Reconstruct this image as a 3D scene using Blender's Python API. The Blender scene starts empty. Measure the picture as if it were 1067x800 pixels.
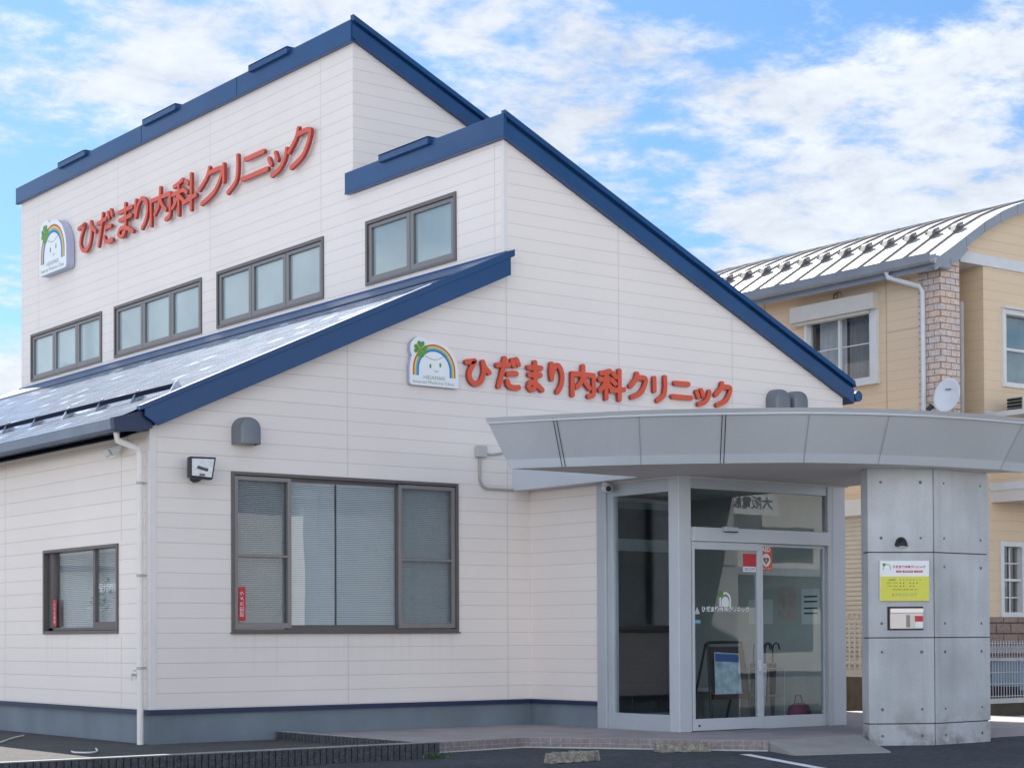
import bpy, bmesh, math, random
from mathutils import Vector, Matrix
from mathutils.geometry import tessellate_polygon

random.seed(7)
S = bpy.context.scene
COL = S.collection
R = math.radians

# ------------------------------------------------------------------ camera
CAM = Vector((-8.657, -17.855, 1.10))
yaw, pit, rol = 0.64376, 0.01819, -0.004803
fw = Vector((math.sin(yaw) * math.cos(pit), math.cos(yaw) * math.cos(pit), math.sin(pit)))
r0 = Vector((math.cos(yaw), -math.sin(yaw), 0)); u0 = r0.cross(fw)
rr = r0 * math.cos(rol) + u0 * math.sin(rol); uu = rr.cross(fw)
cd = bpy.data.cameras.new('camera'); cam = bpy.data.objects.new('camera', cd); COL.objects.link(cam)
cam.matrix_world = Matrix(((rr.x, uu.x, -fw.x, CAM.x), (rr.y, uu.y, -fw.y, CAM.y), (rr.z, uu.z, -fw.z, CAM.z), (0, 0, 0, 1)))
cd.sensor_fit = 'HORIZONTAL'; cd.sensor_width = 36.0; cd.lens = 36.0 * 1937.4 / 1067.0
cd.shift_y = (628.378 - 400.0) / 1067.0
cd.clip_start = 0.1; cd.clip_end = 3000
S.camera = cam

# ------------------------------------------------------------------ light and sky
SUN_DIR = Vector((0.26, 1.0, 1.0)).normalized()          # towards the sun: behind the clinic
SUN_EL = math.asin(SUN_DIR.z); SUN_AZ = math.atan2(SUN_DIR.x, SUN_DIR.y)
sl = bpy.data.lights.new('sun', 'SUN'); sl.energy = 4.0; sl.angle = R(0.5); sl.color = (1.0, 0.955, 0.88)
so = bpy.data.objects.new('sun', sl); COL.objects.link(so)
so.rotation_euler = SUN_DIR.to_track_quat('Z', 'Y').to_euler(); so.location = (10, 30, 40)

W = bpy.data.worlds.new('World'); S.world = W; W.use_nodes = True
EXPOSURE = 1.47
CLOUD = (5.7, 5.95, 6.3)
ALTO = (0.480, 0.578)
CUM_H = 0.195
CUM_SEED = 4.0
SEED = 15.3
def build_world():
    nt = W.node_tree; nt.nodes.clear(); N = nt.nodes.new; L = nt.links.new
    def m(op, a, b=None, c=None):
        n = N('ShaderNodeMath'); n.operation = op
        for i, x in enumerate((a, b, c)):
            if x is None: continue
            if isinstance(x, (int, float)): n.inputs[i].default_value = x
            else: L(x, n.inputs[i])
        return n.outputs[0]
    out = N('ShaderNodeOutputWorld'); bg = N('ShaderNodeBackground'); bg.inputs[1].default_value = 0.055
    sky = N('ShaderNodeTexSky'); sky.sky_type = 'NISHITA'; sky.sun_disc = False
    sky.sun_elevation = SUN_EL; sky.sun_rotation = SUN_AZ
    sky.air_density = 1.0; sky.dust_density = 0.6; sky.ozone_density = 2.0
    tc = N('ShaderNodeTexCoord'); sp = N('ShaderNodeSeparateXYZ'); L(tc.outputs['Generated'], sp.inputs[0])
    zz = m('ADD', m('MAXIMUM', sp.outputs[2], 0.0), 0.16)
    px = m('DIVIDE', sp.outputs[0], zz); py = m('DIVIDE', sp.outputs[1], zz)
    cb = N('ShaderNodeCombineXYZ'); L(px, cb.inputs[0]); L(py, cb.inputs[1]); cb.inputs[2].default_value = SEED
    def noise(vec, scale, det, rough, dist=0.0):
        n = N('ShaderNodeTexNoise'); n.inputs['Scale'].default_value = scale; n.inputs['Detail'].default_value = det
        n.inputs['Roughness'].default_value = rough; n.inputs['Distortion'].default_value = dist; L(vec, n.inputs['Vector']); return n.outputs[0]
    def step(x, a, b):
        r_ = N('ShaderNodeMapRange'); r_.interpolation_type = 'SMOOTHSTEP'; L(x, r_.inputs[0]); r_.inputs[1].default_value = a; r_.inputs[2].default_value = b; return r_.outputs[0]
    big = noise(cb.outputs[0], 0.9, 3, 0.5, 0.3)
    mid = noise(cb.outputs[0], 3.4, 9, 0.62, 0.12)
    n2o = noise(cb.outputs[0], 10.0, 7, 0.64, 0.15)
    d = m('ADD', m('ADD', m('MULTIPLY', big, 0.32), m('MULTIPLY', mid, 0.44)), m('MULTIPLY', n2o, 0.24))
    alto = m('MULTIPLY', step(d, ALTO[0], ALTO[1]), 0.90)
    # low cumulus heads: a ragged upper edge about 12 degrees above the horizon
    mpc = N('ShaderNodeMapping'); mpc.inputs['Location'].default_value = (CUM_SEED, 0, 0); mpc.inputs['Scale'].default_value = (1, 1, 1.5); L(tc.outputs['Generated'], mpc.inputs[0])
    cn = noise(mpc.outputs[0], 5.0, 9, 0.60, 0.2); cn1 = noise(mpc.outputs[0], 1.6, 2, 0.5)
    top = m('ADD', m('ADD', m('MULTIPLY', m('SUBTRACT', cn, 0.5), 0.16), m('MULTIPLY', m('SUBTRACT', cn1, 0.5), 0.30)), CUM_H)
    cum = m('MULTIPLY', step(m('SUBTRACT', top, sp.outputs[2]), 0.0, 0.018), 0.95)
    fac = m('MAXIMUM', alto, cum)
    n2 = N('ShaderNodeMath'); n2.operation = 'ADD'; L(m('MULTIPLY', n2o, 0.5), n2.inputs[0]); L(m('MULTIPLY', cn, 0.5), n2.inputs[1])
    # cloud tone: slightly grey where the cloud is thick
    tone = N('ShaderNodeMapRange'); L(n2.outputs[0], tone.inputs[0]); tone.inputs[1].default_value = 0.36; tone.inputs[2].default_value = 0.62
    tone.inputs[3].default_value = 0.80; tone.inputs[4].default_value = 1.16
    # added fill: clouds out of view to the left brightened to light the shaded walls
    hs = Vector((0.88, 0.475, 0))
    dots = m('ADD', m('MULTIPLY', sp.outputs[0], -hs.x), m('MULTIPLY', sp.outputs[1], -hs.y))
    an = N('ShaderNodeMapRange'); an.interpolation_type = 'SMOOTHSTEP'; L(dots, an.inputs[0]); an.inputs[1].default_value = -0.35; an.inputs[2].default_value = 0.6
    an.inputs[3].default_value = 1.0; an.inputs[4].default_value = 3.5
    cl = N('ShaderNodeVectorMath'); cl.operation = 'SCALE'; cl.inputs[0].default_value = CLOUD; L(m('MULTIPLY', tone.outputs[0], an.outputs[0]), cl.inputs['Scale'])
    sc = N('ShaderNodeMix'); sc.data_type = 'RGBA'; sc.blend_type = 'MULTIPLY'; sc.inputs[0].default_value = 1.0
    L(sky.outputs[0], sc.inputs[6]); sc.inputs[7].default_value = (0.50, 0.72, 0.92, 1)
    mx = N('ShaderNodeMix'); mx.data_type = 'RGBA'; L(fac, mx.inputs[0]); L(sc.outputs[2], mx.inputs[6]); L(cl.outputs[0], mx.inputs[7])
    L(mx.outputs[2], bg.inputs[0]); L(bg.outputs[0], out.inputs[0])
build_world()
S.view_settings.view_transform = 'Standard'; S.view_settings.look = 'None'
S.view_settings.gamma = 1.0; S.view_settings.use_curve_mapping = False
S.view_settings.exposure = EXPOSURE
S.render.engine = 'CYCLES'; S.cycles.max_bounces = 10; S.cycles.transparent_max_bounces = 16

# ------------------------------------------------------------------ materials
MATS = {}
def mat(name, col, rough=0.6, metal=0.0, var=0.10, scale=6.0, bump=0.0, bscale=60.0, spec=0.5, coat=0.0, stretch=(1, 1, 1), var2=0.0):
    if name in MATS: return MATS[name]
    M = bpy.data.materials.new(name); M.use_nodes = True; nt = M.node_tree; N = nt.nodes.new; L = nt.links.new
    b = nt.nodes['Principled BSDF']
    b.inputs['Roughness'].default_value = rough; b.inputs['Metallic'].default_value = metal
    b.inputs['Specular IOR Level'].default_value = spec; b.inputs['Coat Weight'].default_value = coat; b.inputs['Coat Roughness'].default_value = 0.05
    tc = N('ShaderNodeTexCoord'); mp = N('ShaderNodeMapping'); mp.inputs['Scale'].default_value = stretch; L(tc.outputs['Object'], mp.inputs[0])
    n = N('ShaderNodeTexNoise'); n.inputs['Scale'].default_value = scale; n.inputs['Detail'].default_value = 6; L(mp.outputs[0], n.inputs['Vector'])
    mr = N('ShaderNodeMapRange'); L(n.outputs[0], mr.inputs[0]); mr.inputs[1].default_value = 0.3; mr.inputs[2].default_value = 0.7
    mr.inputs[3].default_value = 1 - var; mr.inputs[4].default_value = 1 + var
    sc = N('ShaderNodeVectorMath'); sc.operation = 'SCALE'; sc.inputs[0].default_value = col; L(mr.outputs[0], sc.inputs['Scale'])
    last = sc.outputs[0]
    if var2 > 0:                                             # fine speckle
        n3 = N('ShaderNodeTexNoise'); n3.inputs['Scale'].default_value = bscale; n3.inputs['Detail'].default_value = 3; L(mp.outputs[0], n3.inputs['Vector'])
        m3 = N('ShaderNodeMapRange'); L(n3.outputs[0], m3.inputs[0]); m3.inputs[1].default_value = 0.35; m3.inputs[2].default_value = 0.65
        m3.inputs[3].default_value = 1 - var2; m3.inputs[4].default_value = 1 + var2
        s3 = N('ShaderNodeVectorMath'); s3.operation = 'SCALE'; L(last, s3.inputs[0]); L(m3.outputs[0], s3.inputs['Scale']); last = s3.outputs[0]
    L(last, b.inputs['Base Color'])
    rm = N('ShaderNodeMapRange'); L(n.outputs[0], rm.inputs[0]); rm.inputs[3].default_value = max(0, rough - 0.06); rm.inputs[4].default_value = min(1, rough + 0.06)
    L(rm.outputs[0], b.inputs['Roughness'])
    if bump > 0:
        n2 = N('ShaderNodeTexNoise'); n2.inputs['Scale'].default_value = bscale; n2.inputs['Detail'].default_value = 4; L(mp.outputs[0], n2.inputs['Vector'])
        bp = N('ShaderNodeBump'); bp.inputs['Strength'].default_value = bump; bp.inputs['Distance'].default_value = 0.01
        L(n2.outputs[0], bp.inputs['Height']); L(bp.outputs[0], b.inputs['Normal'])
    MATS[name] = M
    return M

def siding(name, col, z0, s, line=0.82, horiz_noise=0.05):
    """lap siding: narrow grooves every s metres of height, fine wood-grain relief, faint dirt"""
    M = bpy.data.materials.new(name); M.use_nodes = True; nt = M.node_tree; N = nt.nodes.new; L = nt.links.new
    b = nt.nodes['Principled BSDF']; b.inputs['Roughness'].default_value = 0.55; b.inputs['Specular IOR Level'].default_value = 0.35
    tc = N('ShaderNodeTexCoord'); sp = N('ShaderNodeSeparateXYZ'); L(tc.outputs['Object'], sp.inputs[0])
    def m(op, a, bb=None, c=None):
        n = N('ShaderNodeMath'); n.operation = op
        for i, x in enumerate((a, bb, c)):
            if x is None: continue
            if isinstance(x, (int, float)): n.inputs[i].default_value = x
            else: L(x, n.inputs[i])
        return n.outputs[0]
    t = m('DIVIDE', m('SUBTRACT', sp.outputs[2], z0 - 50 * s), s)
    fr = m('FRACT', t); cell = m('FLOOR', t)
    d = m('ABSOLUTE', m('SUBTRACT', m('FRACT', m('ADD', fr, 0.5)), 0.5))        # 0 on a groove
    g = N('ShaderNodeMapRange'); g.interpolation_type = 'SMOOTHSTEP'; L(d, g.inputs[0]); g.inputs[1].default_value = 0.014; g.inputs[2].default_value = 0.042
    # board to board tone + long streaks + grain
    wn = N('ShaderNodeTexWhiteNoise'); wn.noise_dimensions = '1D'; L(cell, wn.inputs['W'])
    mp = N('ShaderNodeMapping'); mp.inputs['Scale'].default_value = (1.2, 1.2, 30); L(tc.outputs['Object'], mp.inputs[0])
    gr = N('ShaderNodeTexNoise'); gr.inputs['Scale'].default_value = 2.2; gr.inputs['Detail'].default_value = 6; L(mp.outputs[0], gr.inputs['Vector'])
    mp2 = N('ShaderNodeMapping'); mp2.inputs['Scale'].default_value = (0.9, 0.9, 0.35); L(tc.outputs['Object'], mp2.inputs[0])
    dt = N('ShaderNodeTexNoise'); dt.inputs['Scale'].default_value = 1.0; dt.inputs['Detail'].default_value = 7; L(mp2.outputs[0], dt.inputs['Vector'])
    tone = m('ADD', m('ADD', m('MULTIPLY', m('SUBTRACT', wn.outputs[0], 0.5), 0.022), m('MULTIPLY', m('SUBTRACT', gr.outputs[0], 0.5), horiz_noise)), m('MULTIPLY', m('SUBTRACT', dt.outputs[0], 0.5), 0.11))
    mp3 = N('ShaderNodeMapping'); mp3.inputs['Scale'].default_value = (15, 15, 0.45); L(tc.outputs['Object'], mp3.inputs[0])
    sk = N('ShaderNodeTexNoise'); sk.inputs['Scale'].default_value = 1.0; sk.inputs['Detail'].default_value = 4; L(mp3.outputs[0], sk.inputs['Vector'])
    ss = N('ShaderNodeMapRange'); L(sk.outputs[0], ss.inputs[0]); ss.inputs[1].default_value = 0.50; ss.inputs[2].default_value = 0.72
    def below(z_top, depth):
        f1 = N('ShaderNodeMapRange'); L(sp.outputs[2], f1.inputs[0]); f1.inputs[1].default_value = z_top - depth; f1.inputs[2].default_value = z_top
        return m('MULTIPLY', f1.outputs[0], m('LESS_THAN', sp.outputs[2], z_top))
    def within(i, a, b_): return m('MULTIPLY', m('GREATER_THAN', sp.outputs[i], a), m('LESS_THAN', sp.outputs[i], b_))
    m_a = m('MULTIPLY', within(0, 0.97, 3.93), within(1, -0.05, 0.02)); m_b = m('MULTIPLY', within(1, 0.80, 2.74), within(0, -0.05, 0.02)); m_c = m('MULTIPLY', within(1, 1.0, 14.4), within(0, 4.6, 4.7))
    st_ = m('MULTIPLY', ss.outputs[0], m('ADD', m('MULTIPLY', below(1.16, 0.62), m('ADD', m_a, m_b)), m('MULTIPLY', m_c, m('ADD', below(5.78, 0.35), m('MULTIPLY', below(9.2, 0.8), 0.35)))))
    tone = m('SUBTRACT', m('ADD', tone, 1.0), m('MULTIPLY', st_, 0.07))
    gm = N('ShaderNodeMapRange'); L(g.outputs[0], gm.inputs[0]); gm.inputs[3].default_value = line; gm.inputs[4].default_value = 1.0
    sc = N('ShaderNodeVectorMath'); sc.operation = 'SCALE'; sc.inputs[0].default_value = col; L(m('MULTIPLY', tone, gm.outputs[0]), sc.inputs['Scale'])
    L(sc.outputs[0], b.inputs['Base Color'])
    h = m('ADD', m('MULTIPLY', g.outputs[0], 1.0), m('MULTIPLY', gr.outputs[0], 0.12))
    bp = N('ShaderNodeBump'); bp.inputs['Strength'].default_value = 0.45; bp.inputs['Distance'].default_value = 0.005; L(h, bp.inputs['Height']); L(bp.outputs[0], b.inputs['Normal'])
    return M

def brickmat(name, c1, c2, mortar, sx, sz, uvaxis='uv', msize=0.03, rough=0.85, offset=0.5):
    M = bpy.data.materials.new(name); M.use_nodes = True; nt = M.node_tree; N = nt.nodes.new; L = nt.links.new
    b = nt.nodes['Principled BSDF']; b.inputs['Roughness'].default_value = rough
    tc = N('ShaderNodeTexCoord'); br = N('ShaderNodeTexBrick'); L(tc.outputs['UV'], br.inputs['Vector'])
    br.offset = offset
    br.inputs['Color1'].default_value = (*c1, 1); br.inputs['Color2'].default_value = (*c2, 1); br.inputs['Mortar'].default_value = (*mortar, 1)
    br.inputs['Scale'].default_value = 1.0; br.inputs['Mortar Size'].default_value = msize * sz; br.inputs['Brick Width'].default_value = sx; br.inputs['Row Height'].default_value = sz
    br.inputs['Bias'].default_value = 0.0
    n = N('ShaderNodeTexNoise'); n.inputs['Scale'].default_value = 25; n.inputs['Detail'].default_value = 6; L(tc.outputs['Object'], n.inputs['Vector'])
    mr = N('ShaderNodeMapRange'); L(n.outputs[0], mr.inputs[0]); mr.inputs[1].default_value = 0.3; mr.inputs[2].default_value = 0.7; mr.inputs[3].default_value = 0.8; mr.inputs[4].default_value = 1.2
    sc = N('ShaderNodeVectorMath'); sc.operation = 'SCALE'; L(br.outputs['Color'], sc.inputs[0]); L(mr.outputs[0], sc.inputs['Scale']); L(sc.outputs[0], b.inputs['Base Color'])
    inv = N('ShaderNodeMath'); inv.operation = 'SUBTRACT'; inv.inputs[0].default_value = 1; L(br.outputs['Fac'], inv.inputs[1])
    bp = N('ShaderNodeBump'); bp.inputs['Strength'].default_value = 0.8; bp.inputs['Distance'].default_value = 0.012; L(inv.outputs[0], bp.inputs['Height']); L(bp.outputs[0], b.inputs['Normal'])
    return M

def glassmat(name, tint=(0.80, 0.86, 0.86), boost=1.0, ior=1.52):
    M = bpy.data.materials.new(name); M.use_nodes = True; nt = M.node_tree; N = nt.nodes.new; L = nt.links.new
    nt.nodes.remove(nt.nodes['Principled BSDF']); out = nt.nodes['Material Output']
    tr = N('ShaderNodeBsdfTransparent'); tr.inputs[0].default_value = (*tint, 1)
    gl = N('ShaderNodeBsdfGlossy'); gl.inputs['Roughness'].default_value = 0.0; gl.inputs['Color'].default_value = (0.95, 0.97, 1, 1)
    fr = N('ShaderNodeFresnel'); fr.inputs[0].default_value = ior
    ge = N('ShaderNodeNewGeometry'); s1 = N('ShaderNodeMath'); s1.operation = 'SUBTRACT'; s1.inputs[0].default_value = 1; L(ge.outputs['Backfacing'], s1.inputs[1])
    mu = N('ShaderNodeMath'); mu.operation = 'MULTIPLY'; mu.use_clamp = True; L(fr.outputs[0], mu.inputs[0]); mu.inputs[1].default_value = boost
    m2 = N('ShaderNodeMath'); m2.operation = 'MULTIPLY'; L(mu.outputs[0], m2.inputs[0]); L(s1.outputs[0], m2.inputs[1])
    nz = N('ShaderNodeTexNoise'); nz.inputs['Scale'].default_value = 0.9; tc = N('ShaderNodeTexCoord'); L(tc.outputs['Object'], nz.inputs['Vector'])
    bp = N('ShaderNodeBump'); bp.inputs['Strength'].default_value = 0.05; bp.inputs['Distance'].default_value = 0.02; L(nz.outputs[0], bp.inputs['Height']); L(bp.outputs[0], gl.inputs['Normal'])
    mx = N('ShaderNodeMixShader'); L(m2.outputs[0], mx.inputs[0]); L(tr.outputs[0], mx.inputs[1]); L(gl.outputs[0], mx.inputs[2]); L(mx.outputs[0], out.inputs[0])
    return M

def meshscreen(name):
    M = bpy.data.materials.new(name); M.use_nodes = True; nt = M.node_tree; N = nt.nodes.new; L = nt.links.new
    nt.nodes.remove(nt.nodes['Principled BSDF']); out = nt.nodes['Material Output']
    tr = N('ShaderNodeBsdfTransparent'); df = N('ShaderNodeBsdfDiffuse'); df.inputs[0].default_value = (0.10, 0.12, 0.13, 1)
    mx = N('ShaderNodeMixShader'); mx.inputs[0].default_value = 0.30; L(tr.outputs[0], mx.inputs[1]); L(df.outputs[0], mx.inputs[2]); L(mx.outputs[0], out.inputs[0])
    return M

SZ0, SZP = 0.523, 0.1589
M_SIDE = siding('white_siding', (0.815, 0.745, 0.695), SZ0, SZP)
M_CREAM = siding('cream_siding', (0.745, 0.575, 0.395), 0.40, 0.152, line=0.85)
M_BLUE = mat('navy_metal', (0.010, 0.060, 0.170), 0.34, 0.0, var=0.10, scale=2, spec=0.35, coat=0.15)
M_BLUE2 = mat('navy_trim', (0.012, 0.028, 0.075), 0.4, 0.0, var=0.06, scale=3)
M_BASE = mat('grey_foundation_paint', (0.175, 0.212, 0.245), 0.75, var=0.20, scale=1.3, bump=0.15, bscale=90, stretch=(1, 1, 0.6))
M_FRAME = mat('bronze_aluminium', (0.13, 0.115, 0.112), 0.42, 0.3, var=0.06)
M_FRAME_D = mat('dark_rubber', (0.02, 0.02, 0.022), 0.6, var=0.05)
M_SILVER = mat('silver_aluminium', (0.46, 0.49, 0.53), 0.38, 0.2, var=0.05, scale=1.5)
M_SILVER2 = mat('pale_aluminium_post', (0.54, 0.57, 0.61), 0.42, 0.15, var=0.04, scale=1.5)
M_CANOPY = mat('canopy_metal_panel', (0.475, 0.495, 0.525), 0.42, 0.05, var=0.07, scale=0.9, stretch=(1, 1, 0.4))
M_CANOPY2 = mat('canopy_edge_metal', (0.56, 0.60, 0.65), 0.38, 0.05, var=0.05, scale=1.2)
M_SOFFIT = mat('soffit_board', (0.64, 0.60, 0.575), 0.8, var=0.06, scale=1.2)
M_GLASS = glassmat('clear_glass', (0.86, 0.91, 0.91), 1.25)
M_GLASS_W = glassmat('window_glass', (0.95, 0.97, 0.975), 2.4)
M_FROST = mat('frosted_glass', (0.34, 0.45, 0.47), 0.5, var=0.20, scale=0.8, coat=1.0)
def vary(M, a, b):
    nt = M.node_tree; bs = nt.nodes['Principled BSDF']; src = bs.inputs['Base Color'].links[0].from_socket
    oi = nt.nodes.new('ShaderNodeObjectInfo'); mr = nt.nodes.new('ShaderNodeMapRange'); nt.links.new(oi.outputs['Random'], mr.inputs[0]); mr.inputs[3].default_value = a; mr.inputs[4].default_value = b
    sc = nt.nodes.new('ShaderNodeVectorMath'); sc.operation = 'SCALE'; nt.links.new(src, sc.inputs[0]); nt.links.new(mr.outputs[0], sc.inputs['Scale']); nt.links.new(sc.outputs[0], bs.inputs['Base Color'])
vary(M_FROST, 0.68, 1.02)
M_SCREEN = meshscreen('insect_mesh')
M_BLIND = mat('blind_slat', (0.80, 0.83, 0.84), 0.5, var=0.03)
M_ROOM = mat('room_plaster', (0.55, 0.54, 0.50), 0.9, var=0.04)
M_LOBBY = mat('lobby_wall', (0.52, 0.53, 0.52), 0.9, var=0.05)
M_LOBBYF = mat('lobby_floor', (0.10, 0.09, 0.085), 0.6, var=0.1)
M_RED = mat('red_letter_face', (0.70, 0.100, 0.048), 0.38, var=0.05, scale=3, coat=0.0, spec=0.3)
M_REDSIDE = mat('red_letter_return', (0.36, 0.035, 0.02), 0.4, var=0.05)
M_WHITE = mat('white_sign_board', (0.80, 0.82, 0.83), 0.35, var=0.02)
M_LOGOEDGE = mat('sign_edge', (0.42, 0.45, 0.58), 0.45, var=0.03)
M_GREYHOOD = mat('grey_vent_hood', (0.17, 0.185, 0.205), 0.42, 0.2, var=0.05)
M_BLACK = mat('black_plastic', (0.012, 0.012, 0.014), 0.45, var=0.05)
M_CHROME = mat('bright_reflector', (0.34, 0.35, 0.37), 0.30, 0.9, var=0.2, scale=30)
M_PIPE = mat('ivory_pipe', (0.76, 0.72, 0.675), 0.5, var=0.04)
M_WPIPE = mat('white_pipe', (0.66, 0.67, 0.68), 0.45, var=0.04)
M_GREYPIPE = mat('grey_conduit', (0.42, 0.40, 0.38), 0.55, var=0.05)
M_CONC = None
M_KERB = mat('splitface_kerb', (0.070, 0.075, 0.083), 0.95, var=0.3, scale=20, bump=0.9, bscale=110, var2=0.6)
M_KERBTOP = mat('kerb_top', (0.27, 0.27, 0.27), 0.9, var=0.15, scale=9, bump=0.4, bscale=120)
M_STOP = mat('rough_stone_stop', (0.24, 0.22, 0.18), 0.95, var=0.35, scale=14, bump=0.9, bscale=60, var2=0.35)
M_PORCH = mat('porch_screed', (0.31, 0.285, 0.292), 0.7, var=0.12, scale=2.5, bump=0.1, bscale=120, var2=0.06)
M_RAMP = mat('ramp_concrete', (0.30, 0.295, 0.28), 0.85, var=0.12, scale=3, bump=0.15, bscale=100, var2=0.06)
M_LINE = mat('road_paint', (0.74, 0.75, 0.77), 0.7, var=0.12, scale=9)
M_GRAVEL = mat('gravel_bed', (0.066, 0.064, 0.062), 0.95, var=0.25, scale=3, bump=0.9, bscale=110, var2=0.45)
M_STEEL = mat('brushed_steel', (0.50, 0.46, 0.43), 0.35, 0.6, var=0.05)
M_REDST = mat('red_sticker', (0.55, 0.02, 0.03), 0.45, var=0.03)
M_ORANGE = mat('orange_sticker', (0.62, 0.10, 0.03), 0.45, var=0.03)
M_YELLOW = mat('yellow_board', (0.70, 0.66, 0.06), 0.4, var=0.02)
M_DARKTXT = mat('dark_print', (0.05, 0.055, 0.05), 0.5, var=0.02)
M_PINK = mat('pink_print', (0.55, 0.06, 0.09), 0.5, var=0.02)
M_WTXT = mat('white_print', (0.78, 0.80, 0.80), 0.5, var=0.02)
M_GREEN = mat('clover_green', (0.10, 0.30, 0.035), 0.5, var=0.25, scale=12)
M_GTXT = mat('sage_print', (0.22, 0.33, 0.24), 0.5, var=0.02)
M_RB = [mat('rainbow_red', (0.62, 0.10, 0.03), 0.5, var=0.02), mat('rainbow_yellow', (0.75, 0.55, 0.06), 0.5, var=0.02),
        mat('rainbow_sky', (0.10, 0.42, 0.50), 0.5, var=0.02), mat('rainbow_blue', (0.03, 0.16, 0.50), 0.5, var=0.02)]
M_HROOF = mat('neighbour_metal_roof', (0.46, 0.445, 0.425), 0.42, 0.0, var=0.08, scale=2)
M_SEAM = mat('roof_seam', (0.24, 0.23, 0.22), 0.5, 0.2, var=0.1)
M_VERGE = mat('verge_metal', (0.32, 0.345, 0.375), 0.38, 0.35, var=0.06, scale=2)
M_WFRAME = mat('white_window_frame', (0.70, 0.70, 0.68), 0.45, var=0.03)
M_SHUT = mat('shutter_cream', (0.60, 0.57, 0.50), 0.5, var=0.03)
M_CURTAIN = mat('lace_curtain', (0.55, 0.57, 0.58), 0.9, var=0.06)
M_DARKROOM = mat('dark_interior', (0.04, 0.045, 0.05), 0.9, var=0.05)
M_AC = mat('ac_casing', (0.50, 0.48, 0.42), 0.5, var=0.05)
M_DISH = mat('dish_paint', (0.66, 0.68, 0.71), 0.4, var=0.03)
M_BRICK = brickmat('pillar_brick', (0.68, 0.50, 0.39), (0.60, 0.53, 0.50), (0.26, 0.18, 0.14), 0.225, 0.097, msize=0.07)
M_STONE = brickmat('stone_cladding', (0.32, 0.22, 0.18), (0.24, 0.17, 0.14), (0.10, 0.075, 0.065), 0.34, 0.16, msize=0.07)
M_TILE = brickmat('riser_tile', (0.26, 0.215, 0.21), (0.23, 0.19, 0.19), (0.34, 0.32, 0.325), 0.108, 0.054, msize=0.08, rough=0.5, offset=0.0)
M_OLDWALL = mat('stained_block_wall', (0.10, 0.085, 0.065), 0.95, var=0.35, scale=5, bump=0.5, bscale=40, stretch=(1, 1, 0.4))
M_CAP = mat('pale_coping', (0.50, 0.49, 0.46), 0.8, var=0.1, scale=5)
M_FENCE = mat('fence_paint', (0.52, 0.48, 0.44), 0.5, var=0.04)
M_TRUNK = mat('bark', (0.09, 0.065, 0.045), 0.95, var=0.3, scale=9, bump=0.6, bscale=20)
M_LEAF = mat('leaf', (0.045, 0.085, 0.025), 0.6, var=0.35, scale=1.5)

def asphaltmat():
    M = bpy.data.materials.new('asphalt'); M.use_nodes = True; nt = M.node_tree; N = nt.nodes.new; L = nt.links.new
    b = nt.nodes['Principled BSDF']; b.inputs['Roughness'].default_value = 0.9
    tc = N('ShaderNodeTexCoord')
    a = N('ShaderNodeTexNoise'); a.inputs['Scale'].default_value = 95; a.inputs['Detail'].default_value = 3; L(tc.outputs['Object'], a.inputs['Vector'])
    ra = N('ShaderNodeValToRGB'); ra.color_ramp.elements[0].position = 0.36; ra.color_ramp.elements[0].color = (0.011, 0.0145, 0.019, 1)
    ra.color_ramp.elements[1].position = 0.70; ra.color_ramp.elements[1].color = (0.058, 0.070, 0.084, 1); L(a.outputs[0], ra.inputs[0])
    v = N('ShaderNodeTexVoronoi'); v.inputs['Scale'].default_value = 13; L(tc.outputs['Object'], v.inputs['Vector'])   # pale chips lying about
    sp = N('ShaderNodeMapRange'); L(v.outputs['Distance'], sp.inputs[0]); sp.inputs[1].default_value = 0.09; sp.inputs[2].default_value = 0.05
    wn = N('ShaderNodeMath'); wn.operation = 'GREATER_THAN'; wn.inputs[1].default_value = 0.74; sv = N('ShaderNodeSeparateColor'); L(v.outputs['Color'], sv.inputs[0]); L(sv.outputs[0], wn.inputs[0])
    mu = N('ShaderNodeMath'); mu.operation = 'MULTIPLY'; L(sp.outputs[0], mu.inputs[0]); L(wn.outputs[0], mu.inputs[1])
    c = N('ShaderNodeTexNoise'); c.inputs['Scale'].default_value = 0.7; c.inputs['Detail'].default_value = 7; L(tc.outputs['Object'], c.inputs['Vector'])
    mr = N('ShaderNodeMapRange'); L(c.outputs[0], mr.inputs[0]); mr.inputs[1].default_value = 0.3; mr.inputs[2].default_value = 0.7; mr.inputs[3].default_value = 0.75; mr.inputs[4].default_value = 1.3
    c8 = N('ShaderNodeTexNoise'); c8.inputs['Scale'].default_value = 11; c8.inputs['Detail'].default_value = 5; c8.inputs['Roughness'].default_value = 0.65; L(tc.outputs['Object'], c8.inputs['Vector'])
    m8 = N('ShaderNodeMapRange'); L(c8.outputs[0], m8.inputs[0]); m8.inputs[1].default_value = 0.35; m8.inputs[2].default_value = 0.68; m8.inputs[3].default_value = 0.7; m8.inputs[4].default_value = 1.7
    mm = N('ShaderNodeMath'); mm.operation = 'MULTIPLY'; L(mr.outputs[0], mm.inputs[0]); L(m8.outputs[0], mm.inputs[1])
    sc = N('ShaderNodeVectorMath'); sc.operation = 'SCALE'; L(ra.outputs[0], sc.inputs[0]); L(mm.outputs[0], sc.inputs['Scale'])
    mx = N('ShaderNodeMix'); mx.data_type = 'RGBA'; L(mu.outputs[0], mx.inputs[0]); L(sc.outputs[0], mx.inputs[6]); mx.inputs[7].default_value = (0.42, 0.41, 0.39, 1)
    L(mx.outputs[2], b.inputs['Base Color'])
    bp = N('ShaderNodeBump'); bp.inputs['Strength'].default_value = 0.9; bp.inputs['Distance'].default_value = 0.008; L(a.outputs[0], bp.inputs['Height']); L(bp.outputs[0], b.inputs['Normal'])
    return M
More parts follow.
